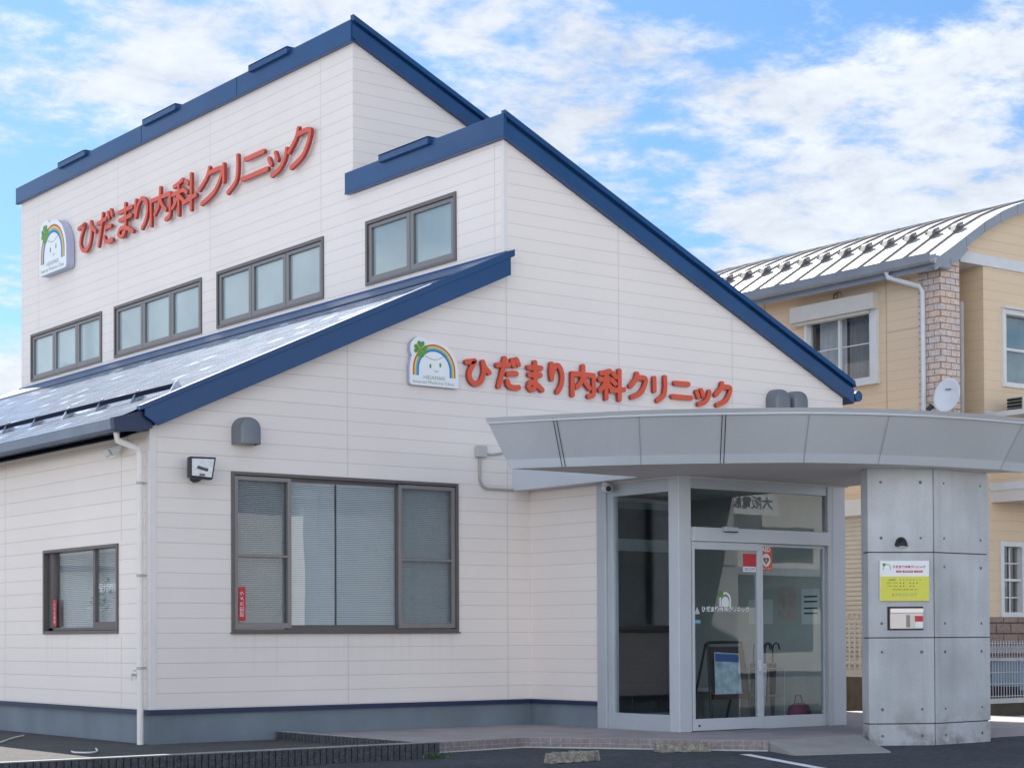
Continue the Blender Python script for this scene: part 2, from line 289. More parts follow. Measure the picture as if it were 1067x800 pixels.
M_ASPH = asphaltmat()

def concretemat():
    M = bpy.data.materials.new('cast_concrete'); M.use_nodes = True; nt = M.node_tree; N = nt.nodes.new; L = nt.links.new
    b = nt.nodes['Principled BSDF']; b.inputs['Roughness'].default_value = 0.78; b.inputs['Specular IOR Level'].default_value = 0.35
    tc = N('ShaderNodeTexCoord')
    def noise(scale, det, st=(1, 1, 1), rg=0.5):
        mp = N('ShaderNodeMapping'); mp.inputs['Scale'].default_value = st; L(tc.outputs['Object'], mp.inputs[0])
        n = N('ShaderNodeTexNoise'); n.inputs['Scale'].default_value = scale; n.inputs['Detail'].default_value = det; n.inputs['Roughness'].default_value = rg; L(mp.outputs[0], n.inputs['Vector']); return n.outputs[0]
    def mrange(x, a, bb, c, d):
        m = N('ShaderNodeMapRange'); L(x, m.inputs[0]); m.inputs[1].default_value = a; m.inputs[2].default_value = bb; m.inputs[3].default_value = c; m.inputs[4].default_value = d; return m.outputs[0]
    def mul(a, bb):
        m = N('ShaderNodeMath'); m.operation = 'MULTIPLY'; L(a, m.inputs[0]); L(bb, m.inputs[1]); return m.outputs[0]
    t = mul(mrange(noise(1.6, 8), 0.3, 0.7, 0.86, 1.14), mrange(noise(4.0, 6, (1, 1, 0.12)), 0.3, 0.7, 0.93, 1.07))
    t = mul(t, mrange(noise(55, 3), 0.3, 0.7, 0.95, 1.05))
    t = mul(t, mrange(noise(9.0, 5, (1, 1, 0.05)), 0.55, 0.75, 1.0, 0.90))
    # brown-grey splash stains on the lowest half metre, patchy
    sp = N('ShaderNodeSeparateXYZ'); L(tc.outputs['Object'], sp.inputs[0])
    low = mrange(sp.outputs[2], 0.45, -0.05, 0.0, 1.0); pat = mrange(noise(3.2, 6, rg=0.6), 0.42, 0.62, 0.0, 0.9)
    st = mul(low, pat)
    col = N('ShaderNodeVectorMath'); col.operation = 'SCALE'; col.inputs[0].default_value = (0.485, 0.50, 0.515); L(t, col.inputs['Scale'])
    mx = N('ShaderNodeMix'); mx.data_type = 'RGBA'; L(st, mx.inputs[0]); L(col.outputs[0], mx.inputs[6]); mx.inputs[7].default_value = (0.13, 0.12, 0.10, 1)
    L(mx.outputs[2], b.inputs['Base Color'])
    bp = N('ShaderNodeBump'); bp.inputs['Strength'].default_value = 0.25; bp.inputs['Distance'].default_value = 0.006; L(noise(40, 5), bp.inputs['Height']); L(bp.outputs[0], b.inputs['Normal'])
    return M
M_CONC = concretemat()

def slatemat():
    """dark slate-like roof tiles with a satin coating; pattern in UV metres (u along the eave, v up the slope)"""
    M = bpy.data.materials.new('slate_tiles'); M.use_nodes = True; nt = M.node_tree; N = nt.nodes.new; L = nt.links.new
    b = nt.nodes['Principled BSDF']; b.inputs['Roughness'].default_value = 0.25; b.inputs['Specular IOR Level'].default_value = 0.6
    tc = N('ShaderNodeTexCoord'); br = N('ShaderNodeTexBrick'); L(tc.outputs['UV'], br.inputs['Vector'])
    br.inputs['Color1'].default_value = (0.07, 0.085, 0.12, 1); br.inputs['Color2'].default_value = (0.11, 0.125, 0.165, 1); br.inputs['Mortar'].default_value = (0.02, 0.022, 0.03, 1)
    br.inputs['Scale'].default_value = 1.0; br.inputs['Brick Width'].default_value = 0.30; br.inputs['Row Height'].default_value = 0.182; br.inputs['Mortar Size'].default_value = 0.004
    n = N('ShaderNodeTexNoise'); n.inputs['Scale'].default_value = 60; n.inputs['Detail'].default_value = 5; L(tc.outputs['UV'], n.inputs['Vector'])
    n2 = N('ShaderNodeTexNoise'); n2.inputs['Scale'].default_value = 0.8; n2.inputs['Detail'].default_value = 5; L(tc.outputs['UV'], n2.inputs['Vector'])
    mr = N('ShaderNodeMapRange'); L(n.outputs[0], mr.inputs[0]); mr.inputs[1].default_value = 0.3; mr.inputs[2].default_value = 0.7; mr.inputs[3].default_value = 0.11; mr.inputs[4].default_value = 0.17
    b2 = N('ShaderNodeTexBrick'); L(tc.outputs['UV'], b2.inputs['Vector']); b2.inputs['Color1'].default_value = (0, 0, 0, 1); b2.inputs['Color2'].default_value = (1, 1, 1, 1); b2.inputs['Mortar'].default_value = (0, 0, 0, 1); b2.inputs['Scale'].default_value = 1.0; b2.inputs['Brick Width'].default_value = 0.24; b2.inputs['Row Height'].default_value = 0.182; b2.inputs['Mortar Size'].default_value = 0.012
    nt.nodes.remove(b); out = nt.nodes['Material Output']
    df = N('ShaderNodeBsdfDiffuse'); L(br.outputs['Color'], df.inputs[0]); gl = N('ShaderNodeBsdfGlossy'); gl.inputs[0].default_value = (0.80, 0.88, 1.0, 1); L(mr.outputs[0], gl.inputs['Roughness'])
    fm_ = N('ShaderNodeMapRange'); L(b2.outputs['Color'], fm_.inputs[0]); fm_.inputs[1].default_value = 0.0; fm_.inputs[2].default_value = 1.0; fm_.inputs[3].default_value = 0.30; fm_.inputs[4].default_value = 0.47
    gt_ = N('ShaderNodeMath'); gt_.operation = 'GREATER_THAN'; L(b2.outputs['Color'], gt_.inputs[0]); gt_.inputs[1].default_value = 0.93
    fa_ = N('ShaderNodeMath'); fa_.operation = 'MULTIPLY_ADD'; L(gt_.outputs[0], fa_.inputs[0]); fa_.inputs[1].default_value = 0.45; L(fm_.outputs[0], fa_.inputs[2])
    mx = N('ShaderNodeMixShader'); L(fa_.outputs[0], mx.inputs[0]); L(df.outputs[0], mx.inputs[1]); L(gl.outputs[0], mx.inputs[2]); L(mx.outputs[0], out.inputs[0])
    ad = N('ShaderNodeMath'); ad.operation = 'MULTIPLY_ADD'; L(br.outputs['Fac'], ad.inputs[0]); ad.inputs[1].default_value = -1.0; L(n.outputs[0], ad.inputs[2])
    bp = N('ShaderNodeBump'); bp.inputs['Strength'].default_value = 0.6; bp.inputs['Distance'].default_value = 0.0045; L(ad.outputs[0], bp.inputs['Height']); L(bp.outputs[0], gl.inputs['Normal']); L(bp.outputs[0], df.inputs['Normal'])
    return M
M_SLATE = slatemat()

# ------------------------------------------------------------------ mesh helpers
def T_A(u, n, z): return Vector((u, -n, z))                        # front wall, n outwards
def T_B(u, n, z): return Vector((-n, -u, z))                       # left wall (u runs to the viewer's right = -y)
C1 = 4.648
def T_C(u, n, z): return Vector((C1 - n, -u, z))                   # tower wall
def T_id(x, y, z): return Vector((x, y, z))
def T_frame(o, ux, nx):
    o, ux, nx = Vector(o), Vector(ux).normalized(), Vector(nx).normalized()
    return lambda u, n, z: o + ux * u + nx * n + Vector((0, 0, z))

class MB:
    def __init__(s): s.v = []; s.f = []; s.mi = []; s.uv = {}
    def add(s, vs, fs, mi=0):
        b = len(s.v); s.v += [Vector(v) for v in vs]
        for f in fs: s.f.append([b + i for i in f]); s.mi.append(mi)
        return s
    def box(s, a0, a1, b0, b1, c0, c1, T=T_id, mi=0):
        vs = [T(a, b, c) for c in (c0, c1) for b in (b0, b1) for a in (a0, a1)]
        return s.add(vs, [(0, 1, 3, 2), (4, 6, 7, 5), (0, 4, 5, 1), (2, 3, 7, 6), (0, 2, 6, 4), (1, 5, 7, 3)], mi)
    def prism(s, poly, n0, n1, T, mi=0, mside=None):
        """polygon in (u, z) extruded from n0 (back) to n1 (front)"""
        k = len(poly); vs = [T(u, n0, z) for u, z in poly] + [T(u, n1, z) for u, z in poly]
        tri = tessellate_polygon([[Vector((u, z, 0)) for u, z in poly]])
        s.add(vs, [tuple(t) for t in tri], mi); b = len(s.v) - 2 * k
        for t in tri: s.f.append([b + k + i for i in t]); s.mi.append(mi)
        for i in range(k):
            j = (i + 1) % k; s.f.append([b + i, b + j, b + k + j, b + k + i]); s.mi.append(mi if mside is None else mside)
        return s
    def sheet(s, outer, holes, T, depth=0.12, mi=0):
        """flat wall face with openings and their reveals"""
        loops = [[Vector((u, z, 0)) for u, z in outer]] + [[Vector((u, z, 0)) for u, z in h] for h in holes]
        flat = [p for l in loops for p in l]
        s.add([T(p.x, 0, p.y) for p in flat], [tuple(t) for t in tessellate_polygon(loops)], mi)
        for h in holes:
            k = len(h)
            s.add([T(u, 0, z) for u, z in h] + [T(u, -depth, z) for u, z in h], [(i, (i + 1) % k, k + (i + 1) % k, k + i) for i in range(k)], mi)
        return s
    def tube(s, path, r, seg=10, mi=0, cap=True, r1=None):
        path = [Vector(p) for p in path]; k = len(path); rings = []
        prev = None
        for i, p in enumerate(path):
            t = (path[min(i + 1, k - 1)] - path[max(i - 1, 0)]).normalized()
            if prev is None:
                a = Vector((0, 0, 1)) if abs(t.z) < 0.9 else Vector((1, 0, 0)); x = t.cross(a).normalized()
            else: x = (prev - t * prev.dot(t)).normalized()
            prev = x; y = t.cross(x); rad = r if r1 is None else r + (r1 - r) * i / (k - 1)
            rings.append([p + (x * math.cos(2 * math.pi * j / seg) + y * math.sin(2 * math.pi * j / seg)) * rad for j in range(seg)])
        fs = [(i * seg + j, i * seg + (j + 1) % seg, (i + 1) * seg + (j + 1) % seg, (i + 1) * seg + j) for i in range(k - 1) for j in range(seg)]
        s.add([v for rg in rings for v in rg], fs, mi)
        if cap:                                              # caps keep vertices of their own, so smooth sides stay true to the end
            s.add(rings[0], [tuple(range(seg - 1, -1, -1))], mi); s.add(rings[-1], [tuple(range(seg))], mi)
        return s
    def lathe(s, prof, T, seg=20, mi=0):
        """prof: list of (radius, n); around the n axis of T(u, n, z)"""
        k = len(prof)
        vs = [T(r * math.cos(2 * math.pi * j / seg), n, r * math.sin(2 * math.pi * j / seg)) for r, n in prof for j in range(seg)]
        fs = [(i * seg + j, i * seg + (j + 1) % seg, (i + 1) * seg + (j + 1) % seg, (i + 1) * seg + j) for i in range(k - 1) for j in range(seg)]
        fs += [tuple(range(seg - 1, -1, -1)), tuple((k - 1) * seg + j for j in range(seg))]
        return s.add(vs, fs, mi)
    def build(s, name, mats, parent=None, smooth=False, bevel=0.0, uvf=None, recalc=True, weld=False):
        me = bpy.data.meshes.new(name); me.from_pydata([tuple(v) for v in s.v], [], s.f)
        if not isinstance(mats, (list, tuple)): mats = [mats]
        for m in mats: me.materials.append(m)
        for p, m in zip(me.polygons, s.mi): p.material_index = m
        bm = bmesh.new(); bm.from_mesh(me)
        if weld: bmesh.ops.remove_doubles(bm, verts=bm.verts, dist=1e-5)
        if recalc: bmesh.ops.recalc_face_normals(bm, faces=bm.faces)
        bm.to_mesh(me); bm.free()
        if smooth:
            for p in me.polygons: p.use_smooth = True
        if uvf:
            uv = me.uv_layers.new(name='uv')
            for p in me.polygons:
                for li in p.loop_indices: uv.data[li].uv = uvf(me.vertices[me.loops[li].vertex_index].co, p.normal)
        o = bpy.data.objects.new(name, me); COL.objects.link(o)
        if bevel > 0:
            b = o.modifiers.new('bevel', 'BEVEL'); b.width = bevel; b.segments = 2; b.limit_method = 'ANGLE'; b.angle_limit = R(40)
        if smooth == 'auto':
            pass
        if parent: attach(o, parent)
        return o

def root_inv(p):
    """inverse world matrix from the stored location of an unrotated thing or part chain"""
    m = Matrix.Translation(p.location)
    return m.inverted()
def attach(o, p):
    o.parent = p
    if p.type == 'EMPTY': o.matrix_parent_inverse = Matrix.Translation(-Vector(p.location))
    return o
def thing(name, label, cat, loc, group=None):
    o = bpy.data.objects.new(name, None); COL.objects.link(o); o.location = loc; o.empty_display_size = 0.2
    o['label'] = label; o['category'] = cat
    if group: o['group'] = group
    return o
def tag(o, label, cat, group=None):
    o['label'] = label; o['category'] = cat
    if group: o['group'] = group
    return o
def struct(o): o['kind'] = 'structure'; return o

def text_mesh(body, size, name, m, T, u, z, n, parent=None, align='CENTER', depth=0.0, width=None, bold=0.0):
    c = bpy.data.curves.new('txt', 'FONT'); c.body = body; c.size = size; c.align_x = align; c.align_y = 'CENTER'; c.resolution_u = 2; c.offset = bold
    o = bpy.data.objects.new('txt', c); COL.objects.link(o)
    bpy.context.view_layer.update()
    dg = bpy.context.evaluated_depsgraph_get(); me = bpy.data.meshes.new_from_object(o.evaluated_get(dg))
    bpy.data.objects.remove(o); bpy.data.curves.remove(c)
    xs = [v.co.x for v in me.vertices]
    k = 1.0
    if width and xs: k = width / (max(xs) - min(xs))
    mb = MB(); mb.add([T(u + v.co.x * k, n, z + v.co.y) for v in me.vertices], [tuple(p.vertices) for p in me.polygons])
    bpy.data.meshes.remove(me)
    mb2 = mb.build(name, m, parent)
    return mb2

# brush strokes of the rounded sign lettering, each glyph in a unit box; 's' = smoothed
GL = {
 'hi': [('s', (.0, .86), (.22, .90), (.36, .93), (.26, .74), (.14, .50), (.12, .26), (.24, .06), (.44, .0), (.62, .12), (.72, .34), (.76, .62), (.72, .92)), ('s', (.72, .92), (.80, .72), (1.0, .52))],
 'da': [('s', (.0, .74), (.55, .80)), ('s', (.34, 1.0), (.24, .55), (.06, .0)), ('s', (.50, .46), (.66, .50), (.88, .50)), ('s', (.46, .20), (.52, .06), (.72, .0), (.98, .02)), ('l', (.68, .96), (.76, .78)), ('l', (.88, 1.0), (.97, .83))],
 'ma': [('l', (.04, .80), (.94, .82)), ('l', (.10, .54), (.88, .56)), ('s', (.50, 1.0), (.51, .6), (.50, .24), (.42, .06), (.22, .0), (.04, .10)), ('s', (.04, .10), (.14, .24), (.40, .26), (.72, .16), (1.0, .02))],
 'ri': [('s', (.06, .96), (.0, .70), (.06, .44)), ('s', (.06, .44), (.24, .78), (.56, .94), (.88, .80), (1.0, .52), (.86, .22), (.56, .0))],
 'nai': [('l', (.02, .72), (.02, .0)), ('l', (.02, .72), (.98, .72)), ('s', (.98, .72), (.98, .30), (.96, .06), (.76, .0)), ('s', (.50, 1.0), (.48, .70), (.40, .46), (.22, .28)), ('s', (.52, .62), (.62, .44), (.78, .28))],
 'ka': [('s', (.42, .96), (.26, .90), (.06, .86)), ('l', (.0, .64), (.48, .66)), ('l', (.26, .88), (.26, .0)), ('s', (.26, .62), (.14, .40), (.0, .26)), ('l', (.28, .54), (.46, .36)), ('l', (.54, .88), (.66, .78)), ('l', (.50, .64), (.62, .54)), ('l', (.46, .28), (1.0, .36)), ('l', (.80, 1.0), (.80, .0))],
 'ku': [('s', (.44, 1.0), (.32, .74), (.0, .46)), ('s', (.40, .84), (.70, .86), (.98, .82), (.90, .52), (.62, .20), (.10, .0))],
 'ri2': [('l', (.0, .92), (.0, .40)), ('s', (1.0, 1.0), (1.0, .58), (.86, .24), (.30, .0))],
 'ni': [('l', (.14, .98), (.86, 1.0)), ('l', (.0, .0), (1.0, .02))],
 'tu': [('l', (.0, .84), (.14, .52)), ('l', (.38, .98), (.50, .62)), ('s', (1.0, .94), (.90, .54), (.62, .18), (.18, .0))],
}
SEQ = ['hi', 'da', 'ma', 'ri', 'nai', 'ka', 'ku', 'ri2', 'ni', 'tu', 'ku']
def smooth_path(p, n=6):
    if len(p) < 3: return p
    q = []
    P = [p[0]] + list(p) + [p[-1]]
    for i in range(1, len(P) - 2):
        a, b, c, d = [Vector((x, y, 0)) for x, y in P[i - 1:i + 3]]
        for k in range(n):
            t = k / n
            v = 0.5 * ((2 * b) + (c - a) * t + (2 * a - 5 * b + 4 * c - d) * t * t + (3 * b - a - 3 * c + d) * t ** 3)
            q.append((v.x, v.y))
    q.append(p[-1]); return q
def stroke_outline(p, w):
    p = [Vector((a, b)) for a, b in p]; k = len(p); L, Rr = [], []
    for i in range(k):
        t = (p[min(i + 1, k - 1)] - p[max(i - 1, 0)]).normalized(); nn = Vector((-t.y, t.x))
        L.append(p[i] + nn * w); Rr.append(p[i] - nn * w)
    t1 = (p[-1] - p[-2]).normalized(); t0 = (p[0] - p[1]).normalized()
    def arc(c, t, m=7):
        a0 = math.atan2(t.y, t.x)
        return [c + Vector((math.cos(a0 + x), math.sin(a0 + x))) * w for x in [math.pi / 2 - math.pi * (j + 1) / (m + 1) for j in range(m)]]
    return L, Rr, arc(p[-1], t1), arc(p[0], t0)
def glyph_mb(key, u0, u1, z0, z1, w, n0, n1, T, side=True, slant=0.0):
    """strokes as rounded bars with a flat face; every stroke's face 1 mm apart so none is coplanar"""
    mb = MB(); h = w
    for si, st in enumerate(GL[key]):
        pts = [(u0 + h + a * (u1 - u0 - 2 * h) , z0 + h + b * (z1 - z0 - 2 * h)) for a, b in st[1:]]
        if st[0] == 's': pts = smooth_path(pts)
        L, Rr, e1, e0 = stroke_outline(pts, w)
        nf = n1 + 0.0012 * si; k = len(L)
        def ring(n): return [T(v.x, n, v.y) for v in L + e1 + Rr[::-1] + e0]
        m = k * 2 + len(e1) + len(e0); f = []
        for i in range(k - 1): f.append((i, i + 1, m - len(e0) - 2 - i, m - len(e0) - 1 - i))
        c1 = list(range(k - 1, k + len(e1) + 1)); f.append(tuple(c1))
        c0 = list(range(m - len(e0) - 1, m)) + [0]; f.append(tuple(c0))
        mb.add(ring(nf), f, 0)
        if side:
            b = len(mb.v); mb.v += ring(n0 + 0.0012 * si)
            for i in range(m):
                j = (i + 1) % m; mb.f.append([b - m + i, b - m + j, b + j, b + i]); mb.mi.append(1)
    return mb

# ================================================================== ground
g = MB().box(-400, 400, -400, 400, -0.5, -0.06).build('ground', M_ASPH); struct(g)
# planting bed of dark gravel between the kerb and the clinic
b_ = MB().box(-4.6, 1.54, -3.0, 0.0, -0.3, -0.004); b_.box(-4.6, 0.0, 0.0, 15.2, -0.3, -0.004)
struct(b_.build('gravel_bed', M_GRAVEL))
struct(MB().box(-120, 160, -24, -9.5, -0.3, -0.05).box(-40, -4.8, -9.49, 45, -0.3, -0.05).build('street', mat('pale_bounce_paving', (0.27, 0.265, 0.25), 0.9, var=0.12, scale=1.5, bump=.3, bscale=80)))  # unseen pale paving, added to bounce sunlight onto the shaded clinic walls
# painted parking line
ln = MB(); a, b2 = Vector((4.12, -4.62, 0)), Vector((3.05, -6.9, 0)); d = (b2 - a).normalized(); pn = Vector((-d.y, d.x, 0)) * 0.055
k = 14
for i in range(k):
    p, q = a + (b2 - a) * (i / k), a + (b2 - a) * ((i + 1) / k)
    ln.add([p + pn + Vector((0, 0, -0.0555)), p - pn + Vector((0, 0, -0.0555)), q - pn + Vector((0, 0, -0.0555)), q + pn + Vector((0, 0, -0.0555))], [(0, 1, 2, 3)])
struct(ln.build('parking_line', M_LINE, weld=True))
# sunlit concrete gutter strip along the neighbour's boundary
struct(MB().box(11.0, 30, -2.15, -1.45, -0.3, -0.02).box(10.95, 11.45, -1.45, 9, -0.3, -0.02).build('concrete_gutter_path', M_CAP))

# ================================================================== clinic
clinic = thing('clinic_building', 'white sided clinic with two stepped navy mono-pitch roofs and a lean-to', 'building', (5, 6, 0))
P = clinic
WIN_F = [(0.977, 1.186), (3.925, 1.186), (3.925, 2.885), (0.977, 2.885)]
DOOR_IN = [(5.20, 0.05), (7.45, 0.05), (7.45, 2.80), (5.20, 2.80)]
WIN_B = [(-2.76, 1.18), (-0.78, 1.18), (-0.78, 2.117), (-2.76, 2.117)]
WT = [(11.412, 14.427), (7.790, 10.883), (4.180, 7.260), (1.002, 3.058)]; WTZ = (5.805, 6.628)
SB = lambda x: 3.32 + 0.453 * x            # underside of the lean-to roof
SL = lambda x: 7.087 - 0.459 * (x - 4.638) # underside of the lower tower roof
ST = lambda x: 9.156 - 0.452 * (x - 4.648) # underside of the tall roof
XR, YR = 10.50, 14.90
w = MB()
w.sheet([(0, 0.33), (5.20, 0.33), (5.20, 2.80), (7.45, 2.80), (7.45, 0.33), (XR, 0.33), (XR, SL(XR)), (C1, SL(C1)), (C1, SB(C1)), (0, SB(0))], [WIN_F], T_A)
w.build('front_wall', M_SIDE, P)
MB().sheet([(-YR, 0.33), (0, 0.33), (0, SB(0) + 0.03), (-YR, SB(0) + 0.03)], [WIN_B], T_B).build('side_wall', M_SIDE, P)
w = MB()
w.sheet([(-YR, 4.8), (0, 4.8), (0, SL(C1)), (-3.405, SL(C1)), (-3.405, ST(C1)), (-YR, ST(C1))], [[(-b, WTZ[0]), (-a, WTZ[0]), (-a, WTZ[1]), (-b, WTZ[1])] for a, b in WT], T_C)
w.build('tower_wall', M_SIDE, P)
w = MB(); w.sheet([(C1, 5.0), (XR, 4.0), (XR, ST(XR)), (C1, ST(C1))], [], lambda u, n, z: Vector((u, 3.405 - n, z)))
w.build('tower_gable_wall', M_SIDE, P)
w = MB(); w.add([(XR, 0, 0), (XR, YR, 0), (XR, YR, ST(XR)), (XR, 3.405, ST(XR)), (XR, 3.405, SL(XR)), (XR, 0, SL(XR))], [(0, 1, 2, 3, 4, 5)])
w.add([(0, YR, 0), (XR, YR, 0), (XR, YR, ST(XR)), (C1, YR, ST(C1)), (C1, YR, SB(C1)), (0, YR, SB(0))], [(0, 1, 2, 3, 4, 5)])
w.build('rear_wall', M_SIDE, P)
# foundation, trim
for a_ in ((0.03, 5.10, 0.03, 0.2, -0.2, 0.32), (7.6, XR - .02, 0.03, 0.2, -0.2, 0.32), (0.03, 0.2, 0.2005, YR, -0.2, 0.32)): MB().box(*a_).build('foundation', M_BASE, P)
for a_ in ((-0.012, 5.027, -0.012, 0.04, 0.305, 0.357), (7.66, XR + .01, -0.012, 0.04, 0.305, 0.357), (-0.012, 0.04, 0.0405, YR, 0.306, 0.356)): MB().box(*a_).build('base_trim', M_BLUE2, P)
# sealant joints between siding panels and corner trims
M_SEAL = mat('sealant', (0.66, 0.61, 0.575), 0.7, var=0.03)
def joint(T, a, z0, z1): MB().box(a - .006, a + .006, 0, 0.0015, z0, z1, T).build('sealant_joint', M_SEAL, P)
for x, z0, z1 in ((2.434, 2.93, SB(2.434)), (2.434, 0.36, 1.14), (C1 + .03, 0.36, SL(C1) - .04), (6.442, 3.0, SL(6.44)), (8.4, 3.0, SL(8.4))): joint(T_A, x, z0, z1)
for y in (0.692, 3.968, 7.25): joint(T_B, -y, 0.36, 1.14 if y < 3 else SB(0))
joint(T_B, -.692, 2.16, SB(0))
for y in (10.767, 7.502, 4.239, 14.1): joint(T_C, -y, 6.68 if 4.2 < y else 5.4, ST(C1))
joint(T_C, -.184, 5.4, SL(C1))
M_CORN = mat('corner_paint', (0.765, 0.72, 0.69), 0.5, var=0.03)
for x0, w_, z0, z1 in ((0, .07, .36, SB(0) - .02), (C1, .05, SB(C1) + .3, SL(C1) - .02)):
    MB().prism([(x0 - .006, -.006), (x0 + w_, -.006), (x0 + w_, 0.0), (x0, 0.0), (x0, w_), (x0 - .006, w_)], z0, z1, lambda u, n, z: Vector((u, z, n))).build('corner_trim', M_CORN, P)

# --- roofs
def slab(name, x0, x1, y0, y1, zb, th, m, inset=0.0):
    mb = MB(); mb.add([(x0, y0, zb(x0)), (x1, y0, zb(x1)), (x1, y1, zb(x1)), (x0, y1, zb(x0)), (x0, y0, zb(x0) + th), (x1, y0, zb(x1) + th), (x1, y1, zb(x1) + th), (x0, y1, zb(x0) + th)],
                      [(0, 1, 2, 3), (4, 5, 6, 7), (0, 1, 5, 4), (2, 3, 7, 6), (0, 3, 7, 4), (1, 2, 6, 5)])
    return mb.build(name, m, P)
slab('lower_tower_roof', C1 - .05, 10.66, -0.06, 3.40, SL, 0.23, M_BLUE)
slab('tall_tower_roof', C1 - .05, 10.66, 3.34, YR + .08, ST, 0.23, M_BLUE)
def rake(name, x0, x1, zb, h, y, ny=-1):
    """sloped fascia: broad face, dark reveal, projecting drip cap on top"""
    mb = MB()
    T = lambda u, n, z: Vector((u, y - n, z))
    prof = [(-.03, -.004), (.030, -.004), (.030, .62 * h), (-.010, .62 * h), (-.010, .77 * h), (.070, .77 * h), (.046, h + .02), (-.03, h + .02)]
    k = len(prof); mb.add([T(x0, n, zb(x0) + d) for n, d in prof] + [T(x1, n, zb(x1) + d) for n, d in prof], [(i, (i + 1) % k, k + (i + 1) % k, k + i) for i in range(k)] + [(3, 2, 1, 0), (0, 7, 4, 3), (4, 7, 6, 5), (k, k + 1, k + 2, k + 3), (k + 3, k + 4, k + 7, k), (k + 5, k + 6, k + 7, k + 4)])
    return mb.build(name, M_BLUE, P)
rake('rake_fascia', C1 - .055, 10.64, SL, 0.285, -0.062)
rake('rake_fascia', C1 - .055, 10.64, ST, 0.285, 3.338)
def ridge(name, y0, y1, z0, z1, joints, caps, parent=P):
    mb = MB(); mb.box(-y1, -y0, 0.02, 0.075, z0, z1, T_C)
    mb.box(-y1 - .004, -y0 + .004, 0.005, 0.080, z0 - .014, z0 + .004, T_C)
    o = mb.build(name, M_BLUE, parent, bevel=0.006)
    for y in joints: MB().box(-y - .008, -y + .008, 0.075, 0.079, z0 + .004, z1 - .004, T_C).build('joint_strip', M_BLUE2, parent)
    for a, b in caps:
        MB().box(-b, -a, 0.07, 0.13, z1 - .055, z1 + .045, T_C).box(-b, -a, -0.1, 0.13, z1 + .02, z1 + .046, T_C).build('ridge_vent', M_BLUE, parent, bevel=0.005)
ridge('ridge_fascia', -0.10, 3.50, 7.10, 7.375, [], [(1.43, 2.58)])
ridge('ridge_fascia', 3.335, 15.0, 9.143, 9.425, [9.733, 6.526], [(4.95, 6.07), (8.42, 9.59), (11.83, 12.96)])
# eave gutter at the low right end of the tower
gt = MB(); gt.tube([(10.72, -0.10, 4.43), (10.72, YR, 4.43)], 0.075, 14); gt.build('eave_gutter', M_BLUE, P, smooth=False)
# lean-to roof with stepped tile courses
RT = lambda x: 3.575 + 0.4545 * x
rt = MB(); nc = 27; xs = [-0.42 + (C1 - .02 + 0.42) * i / nc for i in range(nc + 1)]
Y0, Y1 = -0.13, 15.02
for i in range(nc):
    za, zb_ = RT(xs[i]) + 0.005, RT(xs[i + 1]) + 0.001
    rt.add([(xs[i], Y0, za), (xs[i + 1], Y0, zb_), (xs[i + 1], Y1, zb_), (xs[i], Y1, za)], [(0, 1, 2, 3)])
    rt.add([(xs[i], Y0, za), (xs[i], Y1, za), (xs[i], Y1, za - 0.005), (xs[i], Y0, za - 0.005)], [(0, 1, 2, 3)])
rt.build('lean_to_roof', M_SLATE, P, uvf=lambda co, n: (co.y, (co.x + 0.42) * 1.0985), recalc=False)
und = MB(); und.add([(-0.30, -.05, SB(-.30) + .01), (C1, -.05, SB(C1) + .01), (C1, YR + .05, SB(C1) + .01), (-.30, YR + .05, SB(-.30) + .01)], [(0, 1, 2, 3)])
und.build('lean_to_soffit', mat('dark_soffit', (0.03, 0.035, 0.05), 0.6, var=0.1), P)
for yy in (-0.13, 15.06):
    lr = MB()
    T = lambda u, n, z, yy=yy: Vector((u, yy - n, z))
    lr.prism([(-0.13, SB(-.13) + .155), (0.02, SB(0.02) - .004), (C1 - .02, SB(C1) - .004), (C1 - .02, RT(C1) + .03), (-0.16, RT(-.16) + .03), (-0.13, RT(-.13) - .05)], 0.0, 0.035, T)
    lr.prism([(-0.20, RT(-.20) - .02), (C1 + .03, RT(C1 + .03) - .05), (C1 + .03, RT(C1) + .045), (-0.20, RT(-.20) + .034)], -0.03, 0.05, T)
    lr.build('lean_to_rake', M_BLUE, P, bevel=0.004)
fl = MB(); fl.prism([(4.02, RT(4.02) + .010), (4.645, RT(4.645) + .012), (4.645, 5.72), (4.615, 5.72), (4.60, 5.69), (4.02, RT(4.02) + .024)], -14.93, 0.10, lambda u, n, z: Vector((u, -n, z)))
fl.build('wall_flashing', M_BLUE, P)
# gutter along the lean-to eave
ge = MB(); prof = [(-0.47, 3.40), (-0.46, 3.40), (-0.45, 3.30), (-0.34, 3.285), (-0.335, 3.40), (-0.325, 3.40), (-0.325, 3.27), (-0.455, 3.285)]
gutT = lambda u, n, z: Vector((u, -n, z))
ge.prism([(-0.455, 3.372), (-0.445, 3.275), (-0.41, 3.248), (-0.31, 3.248), (-0.31, 3.37), (-0.32, 3.37), (-0.322, 3.262), (-0.406, 3.262), (-0.435, 3.28), (-0.443, 3.372)], -15.0, 0.02, gutT)
ge.build('eave_gutter', mat('gutter_metal', (0.22, 0.27, 0.36), 0.22, 0.4, var=0.06, scale=2, spec=0.7), P)
MB().prism([(-0.308, 3.255), (0.0, 3.285), (0.0, 3.345), (-0.308, 3.375)], -15.0, 0.0, gutT).build('eave_fascia', M_BLUE2, P)
MB().prism([(-0.462, 3.385), (-0.45, 3.262), (-0.41, 3.24), (-0.16, 3.262), (-0.02, 3.30), (-0.02, 3.45), (-0.16, 3.47)], 0.025, 0.110, gutT).build('eave_end_cap', M_BLUE2, P)
sn = MB(); 
